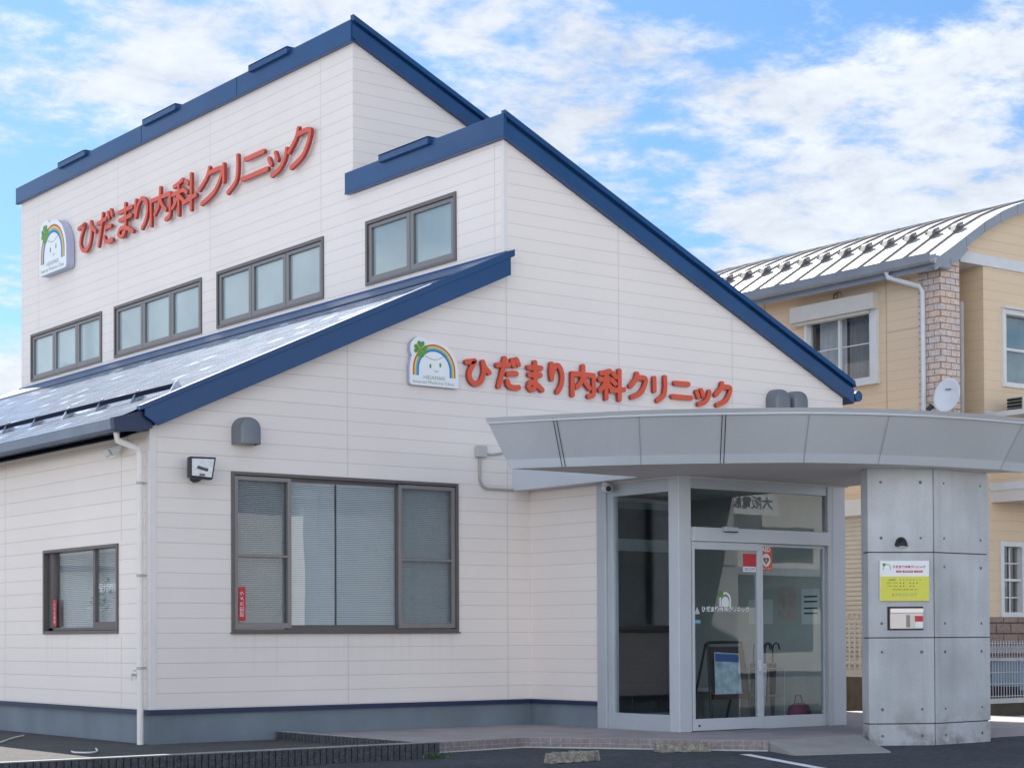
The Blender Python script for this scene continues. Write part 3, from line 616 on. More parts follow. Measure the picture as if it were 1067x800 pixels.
for z_, th in ((0.065, 0.035),):
    sn.prism([(0.30, RT(0.30) + z_ - .02), (0.33, RT(0.33) + z_ - .02), (0.33, RT(0.33) + z_ + th), (0.30, RT(0.30) + z_ + th)], -14.9, -0.1, gutT)
sn.build('snow_rail', mat('rail_paint', (.008, .014, .035), .85, var=.05, spec=.1), P)
for i in range(16):
    y = 0.06 + i * 0.93
    MB().prism([(0.24, RT(.24) + .004), (0.44, RT(.44) + .004), (0.40, RT(.40) + .02), (0.345, RT(.345) + .115), (0.325, RT(.325) + .115)], -y - .018, -y + .018, gutT).build('snow_rail_bracket', M_CHROME if i % 3 else M_SILVER, P)
# downpipe at the corner
dp = MB(); px_, py_ = -0.075, -0.02 + .10
dp.tube([(-0.34, py_, 3.26), (-0.33, py_, 3.17), (px_ - .03, py_, 3.10), (px_, py_, 3.02), (px_, py_, -0.01)], 0.035, 14)
for z in (2.3, 1.15): dp.tube([(px_, py_, z), (px_, py_, z + .06)], 0.040, 14)
dp.build('downpipe', M_PIPE, P, smooth=True)
for z in (2.72, 1.75, 0.78): MB().tube([(px_, py_, z), (px_, py_, z + .03)], 0.039, 14).box(-0.09, 0.0, py_ - .012, py_ + .012, z + .005, z + .025).build('pipe_bracket', M_GREYPIPE, P)

# --- windows
def rect_frame(mb, T, u0, u1, z0, z1, w, n0, n1, wt=None, wb=None, mi=0):
    wt = wt or w; wb = wb or w
    mb.box(u0, u0 + w, n0, n1, z0, z1, T, mi); mb.box(u1 - w, u1, n0, n1, z0, z1, T, mi)
    mb.box(u0 + w, u1 - w, n0, n1, z1 - wt, z1, T, mi); mb.box(u0 + w, u1 - w, n0, n1, z0, z0 + wb, T, mi)
def blind(T, u0, u1, z0, z1, n, pitch, tilt, parent):
    mb = MB(); z = z0 + .02
    while z < z1 - .02:
        c = Vector((0, 0)); hw = 0.0125; dn, dz = hw * math.cos(tilt), hw * math.sin(tilt)
        e = random.uniform(-.0006, .0006)
        mb.add([T(u0, n - dn, z + dz + e), T(u1, n - dn, z + dz - e), T(u1, n + dn, z - dz - e), T(u0, n + dn, z - dz + e)], [(0, 1, 2, 3)])
        z += pitch
    mb.box(u0, u1, n - .015, n + .015, z1 - .03, z1, T)
    return mb.build('blind', M_BLIND, parent, recalc=False)
wf = MB(); rect_frame(wf, T_A, 0.955, 3.945, 1.165, 2.905, 0.035, -0.09, 0.028)
for u in (1.682, 3.138): wf.box(u - .02, u + .02, -0.085, -0.01, 1.2, 2.87, T_A)
wf.box(0.94, 3.96, 0.0, 0.045, 1.150, 1.167, T_A)
wf = wf.build('window', M_FRAME, P, bevel=0.003)
for u0, u1 in ((0.992, 1.70), (3.12, 3.908)):
    s_ = MB(); rect_frame(s_, T_A, u0, u1, 1.21, 2.862, 0.045, -0.03, 0.006, wb=.06); s_.box(u0 + .045, u1 - .045, -0.028, 0.004, 1.985, 2.012, T_A); s_.build('screen_sash', mat('sash_aluminium', (0.24, 0.225, 0.22), 0.4, 0.3, var=.04), wf, bevel=0.002)
    MB().add([T_A(u0 + .04, -.018, 1.26), T_A(u1 - .04, -.018, 1.26), T_A(u1 - .04, -.018, 2.82), T_A(u0 + .04, -.018, 2.82)], [(0, 1, 2, 3)]).build('insect_screen', M_SCREEN, wf)
for u0, u1 in ((0.99, 1.682), (1.70, 3.12), (3.138, 3.91)):
    MB().box(u0, u1, -0.066, -0.060, 1.2, 2.87, T_A).build('pane', M_GLASS_W, wf)
for z0, z1 in ((2.83, 2.87), (1.2, 1.245)): MB().box(1.70, 3.12, -0.07, -0.045, z0, z1, T_A).build('sash_rail', M_FRAME, wf)
for u0, u1, tl in ((1.0, 1.67, .72), (1.69, 2.315, .78), (2.34, 3.125, .74), (3.15, 3.9, .82)): blind(T_A, u0, u1, 1.22, 2.85, -0.095, 0.0215, tl, wf)
st = MB().box(1.045, 1.125, 0.003, 0.0045, 1.29, 1.66, T_A); st = st.build('security_sticker', M_REDST, wf)
text_mesh('防犯カメラ', 0.055, 'sticker_print', M_WTXT, lambda u, n, z: T_A(1.085 - (z - 1.475) * 1.0, n, 1.475 + u), 0, 1.475, 0.0055, wf, width=0.27)
wb = MB(); rect_frame(wb, T_B, -2.778, -0.762, 1.162, 2.135, 0.035, -0.10, 0.022); wb.box(-1.49, -1.44, -0.09, -0.03, 1.2, 2.1, T_B); wb.box(-1.44, -0.80, -0.08, -0.02, 1.2, 1.29, T_B); wb.box(-2.74, -1.49, -0.09, -0.04, 1.2, 1.235, T_B); wb.box(-2.74, -2.62, -0.10, -0.04, 1.2, 2.1, T_B)
wb = wb.build('window', M_FRAME, P, bevel=0.003)
MB().box(-2.74, -1.47, -0.086, -0.080, 1.2, 2.1, T_B).build('pane', M_GLASS_W, wb); MB().box(-1.46, -0.80, -0.058, -0.052, 1.2, 2.1, T_B).build('pane', M_GLASS_W, wb)
blind(T_B, -2.70, -0.82, 1.22, 2.10, -0.14, 0.0215, 0.75, wb)
MB().box(-2.60, -2.51, -0.036, -0.034, 1.25, 1.56, T_B).build('security_sticker', M_REDST, wb)
text_mesh('防犯カメラ', 0.05, 'sticker_print', M_WTXT, lambda u, n, z: T_B(-2.555 - (z - 1.405), n, 1.405 + u), 0, 1.405, -0.033, wb, width=0.23)
text_mesh('受付時間', 0.10, 'window_print', M_WTXT, T_B, -1.13, 1.66, -0.050, wb, width=0.50)
for i, (a, b) in enumerate(WT):
    n_l = 3 if i < 3 else 2
    wm = MB(); rect_frame(wm, T_C, -b - .018, -a + .018, WTZ[0] - .02, WTZ[1] + .02, 0.045, -0.09, 0.022, wt=0.05, wb=0.04)
    wm = wm.build('window', M_FRAME, P, bevel=0.003)
    fu0, fu1 = -b + .027, -a - .027; wl = (fu1 - fu0) / n_l
    for k in range(n_l):
        u0, u1 = fu0 + k * wl, fu0 + (k + 1) * wl
        sm = MB(); rect_frame(sm, T_C, u0 + .006, u1 - .006, WTZ[0] + .024, WTZ[1] - .034, 0.075, -0.065, 0.0, wt=.05, wb=.07); sm.build('sash', mat('sash_bronze', (0.19, 0.18, 0.178), 0.4, 0.3, var=.04), wm, bevel=0.003)
        MB().box(u0 + .075, u1 - .075, -0.045, -0.036, WTZ[0] + .085, WTZ[1] - .08, T_C).build('pane', M_FROST, wm)
    MB().box(-b, -a, -0.10, -0.092, WTZ[0], WTZ[1], T_C).build('window_back', M_FRAME_D, wm)
# --- rooms behind the glass
def room(name, x0, x1, y0, y1, z0, z1, m, open_front=True):
    mb = MB(); a = [(x0, y0, z0), (x1, y0, z0), (x1, y1, z0), (x0, y1, z0), (x0, y0, z1), (x1, y0, z1), (x1, y1, z1), (x0, y1, z1)]
    mb.add(a, [(0, 1, 2, 3), (4, 5, 6, 7), (1, 2, 6, 5), (2, 3, 7, 6)]); return mb.build(name, m, P, recalc=False)
room('reception_room', 0.125, 4.55, 0.125, 4.2, 0.1, 3.1, M_ROOM)
lb = MB(); lb.add([(5.0, .11, .05), (9.5, .11, .05), (9.5, 4.5, .05), (5.0, 4.5, .05), (5.0, .11, 2.85), (9.5, .11, 2.85), (9.5, 4.5, 2.85), (5.0, 4.5, 2.85)], [(4, 5, 6, 7), (1, 2, 6, 5), (2, 3, 7, 6), (0, 3, 7, 4)])
lb.build('lobby_wall', M_LOBBY, P, recalc=False)
MB().box(5.0, 9.5, 0.11, 4.5, 0.0, 0.05).build('lobby_floor', M_LOBBYF, P)
# --- vestibule
VX0, VX1, VY = 5.027, 7.653, -2.674
v = MB(); v.add([(VX0, 0, .33), (VX0, -1.29, .33), (VX0, -1.29, 2.9), (VX0, 0, 2.9)], [(0, 1, 2, 3)]); v.box(VX0 + .002, VX0 + .12, -1.288, -.001, 0.34, 2.9)
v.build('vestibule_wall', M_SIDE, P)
MB().box(VX0 + .025, VX0 + .14, -1.288, 0.028, -.1, 0.33).build('vestibule_foundation', M_BASE, P)
MB().box(VX0 - .012, VX0 + .03, -1.288, -.013, 0.3055, 0.3565).build('vestibule_trim', M_BLUE2, P)
TV = lambda u, n, z: Vector((VX0 - n, -u, z)); TVm = lambda u, n, z: Vector((VX0 - n, u, z))
fr = MB()
fr.box(-1.45, -1.29, -.10, 0.03, 0.05, 2.86, TVm); fr.box(-1.55, -1.45, -.08, 0.0, 0.05, 2.86, TVm)
fr.box(-2.50, -1.55, -.08, 0.0, 2.70, 2.86, TVm); fr.box(-2.50, -1.55, -.08, 0.006, 0.05, 0.235, TVm)
TF = lambda u, n, z: Vector((u, VY - n, z))
fr.box(5.205, 7.36, -.10, -0.012, 2.735, 2.86, TF)            # head
fr.box(7.36, 7.44, -.10, 0.004, 0.05, 2.86, TF)               # right jamb
side_frame = fr.build('entrance_frame', M_SILVER, P, bevel=0.004)
for a_ in ((VX0 - .004, VX0 + .178, VY, VY + .17, 0.05, 2.862), (7.44, VX1, VY - .006, VY + .17, 0.05, 2.862)): MB().box(*a_).build('entrance_post', M_SILVER2, P, bevel=0.006)
tr_ = MB().box(5.205, 7.36, -.06, 0.05, 2.150, 2.305, TF); tr_.build('transom_beam', M_SILVER2, P, bevel=0.004)
sn_ = MB().box(5.62, 5.83, 0.05, 0.10, 2.265, 2.315, TF).box(5.625, 5.655, 0.10, 0.106, 2.262, 2.318, TF); sn_ = sn_.build('door_sensor', M_SILVER, P, bevel=0.004)
MB().box(5.655, 5.828, 0.06, 0.103, 2.256, 2.266, TF).build('sensor_lens', M_BLACK, sn_)
MB().box(-2.50, -1.55, -.045, -.037, 0.235, 2.70, TVm).build('side_glass', M_GLASS, P)
MB().box(5.205, 7.36, -.05, -.042, 2.305, 2.735, TF).build('transom_glass', M_GLASS, P)
dl = MB(); rect_frame(dl, TF, 5.212, 6.29, 0.06, 2.148, 0.035, -.035, 0.012, wt=0.085, wb=0.13); dl.box(6.205, 6.255, -.035, 0.012, 0.19, 2.063, TF)
dl = dl.build('sliding_door', M_SILVER2, P, bevel=0.003)
MB().box(5.247, 6.205, -.016, -.009, 0.19, 2.063, TF).build('door_pane', M_GLASS, dl)
MB().box(6.212, 6.248, 0.012, 0.03, 0.70, 0.83, TF).build('door_handle', M_WPIPE, dl, bevel=.006)
MB().lathe([(0.012, 0.012), (0.012, 0.02)], lambda u, n, z: TF(5.30 + u, n, 0.115 + z), 12).build('door_lock', M_BLACK, dl)
fx = MB(); rect_frame(fx, TF, 6.25, 7.36, 0.05, 2.148, 0.03, -.085, -.04, wt=0.03, wb=0.14); fx = fx.build('fixed_panel', M_SILVER2, P, bevel=0.003)
MB().box(6.28, 7.33, -.066, -.059, 0.19, 2.118, TF).build('fixed_pane', M_GLASS, fx)
# right side glazing of the vestibule and its ceiling
MB().box(VX1 - .09, VX1 - .06, -2.5, -.08, 0.2, 2.72).build('vestibule_side_panel', M_LOBBY, P)
vr = MB(); vr.box(VX1 - .08, VX1 - .005, -2.5, -0.01, 0.05, 0.2); vr.box(VX1 - .08, VX1 - .005, -2.5, -.01, 2.72, 2.86); vr.box(VX1 - .08, VX1 - .005, -1.3, -1.24, 0.2, 2.72); vr.box(VX1 - .08, VX1 - .005, -.08, -.01, 0.2, 2.72)
vr.build('vestibule_side_frame', M_SILVER, P); MB().box(VX1 - .05, VX1 - .042, -2.5, -.08, 0.2, 2.72).build('vestibule_side_glass', M_GLASS, P)
# inner automatic door on the line of the front wall
TI = lambda u, n, z: Vector((u, -n, z))
idr = MB(); rect_frame(idr, TI, 5.20, 7.45, 0.05, 2.80, 0.08, -.10, -.02); idr.box(5.28, 7.37, -.10, 0.02, 2.18, 2.33, TI); idr.box(6.36, 6.43, -.09, -.03, 0.05, 2.18, TI)
idr = idr.build('inner_door_frame', M_SILVER, P)
MB().box(6.78, 6.95, 0.02, 0.07, 2.24, 2.29, TI).build('inner_door_sensor', M_SILVER, idr)
MB().box(5.28, 7.37, -.062, -.055, 0.05, 2.72, TI).build('inner_pane', M_GLASS, idr)
MB().box(6.0, 9.0, 2.0, 2.5, 0.05, 1.16).box(5.9, 9.05, 1.94, 2.52, 1.16, 1.25).build('lobby_counter', mat('counter_wood', (0.10, 0.07, 0.05), .5, var=.2, scale=3), P)
# door graphics
gb = MB(); cx, cz = 5.72, 1.505
def arch_poly(cx, cz, r, leg, seg=20): return [(cx + r * math.cos(math.pi * i / seg), cz + r * math.sin(math.pi * i / seg)) for i in range(seg + 1)] + [(cx - r, cz - leg), (cx + r, cz - leg)]
def ring_poly(cx, cz, ro, ri, leg, seg=24):
    o = [(cx + ro, cz - leg)] + [(cx + ro * math.cos(math.pi * i / seg), cz + ro * math.sin(math.pi * i / seg)) for i in range(seg + 1)] + [(cx - ro, cz - leg)]
    i_ = [(cx - ri, cz - leg)] + [(cx - ri * math.cos(math.pi * i / seg), cz + ri * math.sin(math.pi * i / seg)) for i in range(seg + 1)] + [(cx + ri, cz - leg)]
    return o + i_
gb.prism(ring_poly(cx, cz, 0.088, 0.066, 0.075), -.0085, -.0075, TF); gb.prism(arch_poly(cx, cz - .02, 0.056, 0.055), -.0085, -.0072, TF); gb.build('door_emblem', M_WTXT, dl)
def clover_mb(cx, cz, s, n0, n1, T, rot=0.15):
    mb = MB()
    for q in range(4):
        a = rot + math.pi / 2 * q + math.pi / 4 + .6
        pts = []
        for t_ in range(20):
            th = 2 * math.pi * t_ / 20
            hx = 16 * math.sin(th) ** 3 / 17; hy = (13 * math.cos(th) - 5 * math.cos(2 * th) - 2 * math.cos(3 * th) - math.cos(4 * th)) / 17
            x, y = hx * .52 * s, (hy + 1.02) * .52 * s
            pts.append((cx + x * math.cos(a) - y * math.sin(a), cz + x * math.sin(a) + y * math.cos(a)))
        mb.prism(pts, n0, n1 + .0006 * q, T)
    return mb
clover_mb(5.655, 1.57, 0.042, -.0084, -.006, TF).build('door_clover', M_GREEN, dl)
lt = MB(); uw = 0.74 / 11.2
for i, kx in enumerate(SEQ):
    a = 5.365 + i * uw * 1.01; zz0, zz1 = 1.372, 1.432
    if kx == 'ni': zz0, zz1 = 1.384, 1.422
    if kx == 'tu': zz0, zz1 = 1.374, 1.414
    q = glyph_mb(kx, a, a + uw * .84, zz0, zz1, 0.0048, -.0085, -.0078, TF, side=False); lt.add(q.v, q.f)
lt.build('door_lettering', M_WTXT, dl)
MB().prism([(5.255, 1.345), (5.335, 1.345), (5.295, 1.43)], -.0085, -.0078, TF).build('triangle_sticker', mat('pale_sticker', (.45, .52, .55), .5, var=.03), dl)
MB().box(5.262, 5.345, -.0085, -.0078, 1.245, 1.28, TF).build('blue_sticker', mat('cyan_sticker', (.16, .42, .52), .5, var=.03), dl)
rs = MB().box(6.0, 6.20, -.0085, -.0078, 1.885, 2.03, TF).build('alarm_sticker', M_REDST, dl)
MB().box(6.0, 6.20, -.0085, -.0077, 1.825, 1.8845, TF).build('alarm_sticker_foot', M_WTXT, dl); text_mesh('SECOM', .05, 'sticker_print', mat('blue_print', (.05, .1, .4), .5, var=.02), TF, 6.10, 1.853, -.0072, dl, width=.15)
ae = MB().box(6.315, 6.505, -.058, -.0565, 1.845, 2.135, TF).build('aed_sticker', M_ORANGE, fx)
text_mesh('AED', .075, 'aed_print', M_WTXT, TF, 6.41, 2.085, -.0558, fx, width=.14, bold=.002)
he = MB().lathe([(0.068, -.0563), (0.068, -.0558)], lambda u, n, z: TF(6.41 + u, n, 1.965 + z * 1.1), 24); he.build('aed_disc', M_WTXT, fx)
hp = []
for t_ in range(28):
    th = 2 * math.pi * t_ / 28; hp.append((6.41 + 0.046 * math.sin(th) ** 3, 1.962 + .003 * (13 * math.cos(th) - 5 * math.cos(2 * th) - 2 * math.cos(3 * th) - math.cos(4 * th))))
MB().prism(hp, -.0556, -.0552, TF).build('aed_heart', mat('heart_red', (.35, .06, .05), .5, var=.03), fx)
MB().prism([(6.415, 1.99), (6.398, 1.958), (6.41, 1.958), (6.404, 1.93), (6.424, 1.968), (6.411, 1.968)], -.0551, -.0548, TF).build('aed_bolt', M_WTXT, fx)
text_mesh('設置しています', .03, 'aed_print', M_WTXT, TF, 6.41, 1.868, -.0558, fx, width=.15)
# --- porch
pl = [(1.60, 0.055), (1.60, -2.45), (3.20, -2.25), (4.66, -4.40), (6.15, -4.34), (11.0, -4.2), (11.0, 0.055)]
MB().prism([(x, y) for x, y in pl], -.3, 0.05, lambda u, n, z: Vector((u, z, n))).build('porch', M_PORCH, P, bevel=0.004)
def strip(mb, pts, z0, z1, off):
    for (a, b) in zip(pts[:-1], pts[1:]):
        a, b = Vector((*a, 0)), Vector((*b, 0)); d = (b - a).normalized(); n = Vector((d.y, -d.x, 0)) * off
        mb.add([a + n + Vector((0, 0, z0)), b + n + Vector((0, 0, z0)), b + n + Vector((0, 0, z1)), a + n + Vector((0, 0, z1))], [(0, 1, 2, 3)])
bs_ = MB(); strip(bs_, [(1.66, -2.442), (3.20, -2.25), (4.66, -4.40)], -.0599, -.046, 0.022); strip(bs_, [(1.66, -2.442), (3.20, -2.25), (4.66, -4.40)], -.046, -.0458, 0.021); bs_.build('mortar_fillet', M_CAP, P, recalc=False)
rz = MB(); strip(rz, [(1.62, -2.448), (3.20, -2.25), (4.66, -4.40)], -.0595, 0.0465, 0.005)
def riser_uv(co, n):
    d = Vector((3.20, -2.25)); p = Vector((co.x, co.y)); s_ = (p - d).length * (1 if p.y < -2.3 and p.x > 3.2 else -1); return (s_ + 5.0, co.z + 0.0595)
rz.build('porch_riser', M_TILE, P, uvf=riser_uv, recalc=False)
# --- vent hoods
def hood(u, z, w, h, d):
    mb = MB(); k = 14; rings = []
    for i in range(7):
        n = d * math.sin(math.pi / 2 * i / 6); s_ = math.cos(math.pi / 2 * i / 6) ** .5 if i < 6 else 0.25; rings.append((n, 0.62 + 0.38 * s_))
    vs = []
    for n, s_ in rings:
        pts = [(-w / 2 * s_, 0)] + [(w / 2 * s_ * math.cos(math.pi - math.pi * q / k), h - w / 2 + (w / 2) * s_ * math.sin(math.pi * q / k)) for q in range(k + 1)] + [(w / 2 * s_, 0)]
        vs += [T_A(u + a, n, z + b) for a, b in pts]
    m_ = k + 3; fs = [(i * m_ + q, i * m_ + q + 1, (i + 1) * m_ + q + 1, (i + 1) * m_ + q) for i in range(len(rings) - 1) for q in range(m_ - 1)]
    fs.append(tuple((len(rings) - 1) * m_ + q for q in range(m_)))
    mb.add(vs, fs); mb.box(u - w * .45, u + w * .45, 0.001, d * .8, z + .02, z + .03, T_A, 1)
    return mb.build('vent_hood', [M_GREYHOOD, M_BLACK], P, smooth=True)
hood(1.10, 3.195, 0.28, 0.30, 0.20); hood(9.16, 4.05, 0.30, 0.36, 0.20); hood(9.50, 4.05, 0.29, 0.36, 0.20)
# --- conduit with junction box
cb_ = MB(); cb_.tube([T_A(4.262, .02, 3.25), T_A(4.260, .02, 2.97), T_A(4.30, .02, 2.89), T_A(4.37, .02, 2.868), T_A(4.76, .02, 2.866)], 0.016, 8)
cb_.tube([T_A(4.30, .02, 3.28), T_A(4.44, .02, 3.275), T_A(4.50, .03, 3.285), T_A(4.72, .04, 3.33)], 0.014, 8); cb_.build('conduit', M_GREYPIPE, P, smooth=True)
MB().box(4.195, 4.335, 0, .07, 3.235, 3.370, T_A).build('junction_box', mat('box_grey', (.48, .47, .45), .5, var=.03), P, bevel=.006)
tp = MB(); tp.lathe([(.03, 0), (.03, .012), (.012, .014), (.012, .06)], lambda u, n, z: T_B(-.29 + u, n, .72 + z), 14); tp.tube([T_B(-.29, .05, .73), T_B(-.29, .075, .72), T_B(-.29, .08, .66)], .012, 8); tp.box(-.32, -.26, .03, .042, .76, .775, T_B); tp.build('wall_tap', M_STEEL, P)

# ================================================================== entrance canopy
canopy = thing('entrance_canopy', 'curved grey metal canopy flaring outward over the clinic entrance', 'canopy', (7.16, -1.08, 2.86))
CZ0, CZ1 = 2.86, 3.375
# plan of the lower and the upper rim at the panel joints; flat end panels, gently curved between
CB = [(2.99, -2.315), (3.317, -2.809), (3.826, -3.435), (4.42, -4.005), (5.065, -4.52), (5.808, -4.85), (6.60, -5.03), (7.40, -5.13), (7.96, -5.06)]
CT = [(2.70, -2.278), (3.09, -2.935), (3.59, -3.68), (4.19, -4.29), (4.85, -4.83), (5.61, -5.205), (6.46, -5.42), (7.38, -5.49), (8.06, -5.38)]
def rim(P_):
    v = [Vector(p) for p in P_]; o = [v[0]]
    for i in range(1, 7):
        a, b, c, d = v[i - 1] if i > 1 else v[1] * 2 - v[2], v[i], v[i + 1], v[i + 2] if i < 6 else v[7] * 2 - v[6]
        for k in range(6):
            t = k / 6; o.append(0.5 * ((2 * b) + (c - a) * t + (2 * a - 5 * b + 4 * c - d) * t * t + (3 * b - a - 3 * c + d) * t ** 3))
    return o + [v[7], v[8]]
RB, RTOP = rim(CB), rim(CT)
def edge(frac): return [a + (b - a) * frac for a, b in zip(RB, RTOP)]
def band(f0, f1, off, m, name, z_over=0.0, n_only=None):
    mb = MB(); e0, e1 = edge(f0), edge(f1); n = len(e0)
    z0_, z1_ = CZ0 + (CZ1 - CZ0) * f0, CZ0 + (CZ1 - CZ0) * f1
    def shift(e): 
        r = []
        for i, p in enumerate(e):
            d = (e[min(i + 1, n - 1)] - e[max(i - 1, 0)]).normalized(); r.append(p + Vector((d.y, -d.x)) * off)
        return r
    a, b = shift(e0), shift(e1)
    vs = [(p.x, p.y, z0_) for p in a] + [(p.x, p.y, z1_) for p in b] + [(p.x, p.y, z0_) for p in e0] + [(p.x, p.y, z1_) for p in e1]
    fs = []
    for i in range(n - 1): fs += [(i, i + 1, n + i + 1, n + i), (2 * n + i, 2 * n + i + 1, i + 1, i), (n + i, n + i + 1, 3 * n + i + 1, 3 * n + i)]
    fs += [(0, n, 3 * n, 2 * n), (n - 1, 2 * n - 1, 4 * n - 1, 3 * n - 1)]
    mb.add(vs, fs); return mb.build(name, m, canopy)
fsc = band(0.0, 1.0, 0.0, M_CANOPY, 'fascia'); band(0.0, 0.17, 0.008, M_CANOPY2, 'lower_edge_strip'); band(0.885, 1.0, 0.012, M_CANOPY, 'upper_edge_strip')
# joints between fascia panels
M_JOINT = mat('joint_line', (0.24, 0.26, 0.28), .6, var=.03)
for i_, wd in ((1, .036), (7, 0), (13, .036), (19, 0), (25, 0), (37, 0)):
    a, b = RB[i_], RTOP[i_]; d = (RB[i_ + 1] - RB[i_ - 1]).normalized(); nn_ = Vector((d.y, -d.x))
    for sg in ((-1, 1) if wd else (0,)):
        mb = MB(); hw = .004 if wd else .003
        vs = []
        for fz in (.0, .93):
            p = a + (b - a) * fz + nn_ * .0125 + d * (sg * wd * .5)
            vs += [((p + d * e).x, (p + d * e).y, CZ0 + (CZ1 - CZ0) * fz) for e in (-hw, hw)]
        mb.add(vs, [(0, 1, 3, 2)]); mb.build('panel_joint', M_FRAME_D if wd else M_JOINT, canopy)
# soffit, top and rear edge
e0 = edge(0.0); poly = [(p.x, p.y) for p in e0] + [(7.80, -4.95), (7.665, -4.78), (7.665, 0.0), (4.77, 0.0), (4.77, -2.29), (3.0, -2.29)]
MB().prism(poly, CZ0 + .004, CZ0 + .03, lambda u, n, z: Vector((u, z, n))).build('soffit', M_SOFFIT, canopy)
e1 = edge(0.97); poly1 = [(p.x, p.y) for p in e1] + [(7.80, -4.95), (7.665, -4.78), (7.665, -0.02), (4.77, -0.02), (4.77, -2.28), (2.74, -2.28)]
MB().prism(poly1, CZ1 - .06, CZ1 - .04, lambda u, n, z: Vector((u, z, n))).build('canopy_roof', M_CANOPY, canopy)
for a_ in ((4.755, 4.768, -2.29, -.002, CZ0 - .003, CZ1 - .03), (3.0, 4.755, -2.30, -2.285, CZ0 + .004, CZ1 - .05), (7.655, 7.668, -4.75, -.002, CZ0 - .003, CZ1 - .03)): MB().box(*a_).build('rear_fascia', M_CANOPY2, canopy)
MB().box(5.0, 7.7, -2.69, -.02, 2.845, 2.862).build('vestibule_ceiling', M_SOFFIT, canopy)

# ================================================================== concrete pillar
pillar = thing('concrete_pillar', 'fair-faced concrete pillar of folded panels carrying the curved canopy', 'pillar', (6.75, -4.7, -.06))
p1, p2, p3 = Vector((6.114, -4.43)), Vector((6.735, -4.796)), Vector((7.703, -4.747))
n12 = Vector((-(p2 - p1).y, (p2 - p1).x)).normalized(); n23 = Vector((-(p3 - p2).y, (p3 - p2).x)).normalized(); nb = (n12 + n23).normalized()
TH = 0.24; q1, q2, q3 = p1 + n12 * TH, p2 + nb * TH / max(.5, nb.dot(n12)), p3 + n23 * TH
def inset2(a, b, g): d = (b - a).normalized(); return a + d * g, b - d * g
core = [p1 + n12 * .02 + (p2 - p1).normalized() * .02, p2 + nb * .02, p3 + n23 * .02 - (p3 - p2).normalized() * .02, q3 - (p3 - p2).normalized() * .02 - n23 * .02, q2 - nb * .02, q1 + (p2 - p1).normalized() * .02 - n12 * .02]
core = [(c.x, c.y) for c in core]
TZ = lambda u, n, z: Vector((u, z, n))
MB().prism(core, -.2, 2.862, TZ).build('core', mat('joint_concrete', (.10, .10, .095), .9, var=.1), pillar)
zs = [-0.2, 0.168, 1.075, 1.977, 2.8685]
for (a, b, nn, qa, qb) in ((p1, p2, n12, q1, q2), (p2, p3, n23, q2, q3)):
    for k in range(4):
        z0_, z1_ = zs[k] + (.006 if k else 0), zs[k + 1] - .006
        d = (b - a).normalized(); g_ = .006
        ia, ib = a + d * (g_ if a is p2 else 0), b - d * (g_ if b is p2 else 0)
        ja, jb = qa + d * (g_ if a is p2 else 0), qb - d * (g_ if b is p2 else 0)
        pan = MB().prism([(ia.x, ia.y), (ib.x, ib.y), (jb.x, jb.y), (ja.x, ja.y)], z0_, z1_, TZ).build('panel', M_CONC, pillar, bevel=.006)
        L_ = (b - a).length; hol = MB(); TP = T_frame((a.x, a.y, 0), (d.x, d.y, 0), (-nn.x, -nn.y, 0))
        for fu in ((.20, .80) if L_ < .8 else (.18, .84)):
            for hz in ((z0_ + .145, z1_ - .145) if k else (z0_ + .24,)):
                rr_ = random.uniform(.013, .019)
                hol.lathe([(rr_, -.002), (rr_, .0015)], lambda u, n, z, fu=fu, hz=hz: TP(L_ * fu + u, n, hz + z), 12)
        hol.build('tie_hole_plug', mat('plug_mortar', (.15, .15, .145), .9, var=.15), pan)
# things on the pillar
d12 = (p2 - p1).normalized(); TPL = T_frame((p1.x, p1.y, 0), (d12.x, d12.y, 0), (-n12.x, -n12.y, 0))
yb = thing('notice_board', 'white and yellow clinic hours board mounted on the concrete pillar', 'sign', tuple(TPL(.36, .02, 1.68)))
u0, u1 = .12, .655
MB().box(u0, u1, .003, .03, 1.462, 1.888, TPL).build('board', M_WHITE, yb, bevel=.002)
MB().box(u0 + .002, u1 - .002, .03, .0315, 1.464, 1.722, TPL).build('yellow_panel', M_YELLOW, yb)
MB().prism(ring_poly(u0 + .075, 1.81, .042, .036, .02), .03, .0315, TPL).build('emblem_arch', M_GREEN, yb); clover_mb(u0 + .045, 1.845, .02, .03, .032, TPL).build('emblem_clover', M_GREEN, yb)
ltb = MB(); uw = .36 / 11
for i, kx in enumerate(SEQ):
    a = u0 + .14 + i * uw; zz0, zz1 = 1.808, 1.838
    if kx in ('ni', 'tu'): zz0, zz1 = 1.811, 1.829
    q = glyph_mb(kx, a, a + uw * .84, zz0, zz1, .0026, .03, .0312, TPL, side=False); ltb.add(q.v, q.f)
ltb.build('heading_lettering', M_PINK, yb)
for a, b, s_ in ((.175, .235, '内科'), (.245, .36, '循環器内科'), (.37, .465, '小児科')):
    MB().box(u0 + a, u0 + b, .03, .0312, 1.762, 1.786, TPL).build('red_label', M_PINK, yb); text_mesh(s_, .018, 'label_print', M_WTXT, TPL, u0 + (a + b) / 2, 1.774, .0322, yb, width=(b - a) * .75)
text_mesh('診療時間', .022, 'hours_print', M_DARKTXT, TPL, u0 + .13, 1.684, .0325, yb, width=.075)
for i, s_ in enumerate('月火水木金土日'): text_mesh(s_, .018, 'hours_print', M_DARKTXT, TPL, u0 + .22 + i * .036, 1.684, .0325, yb)
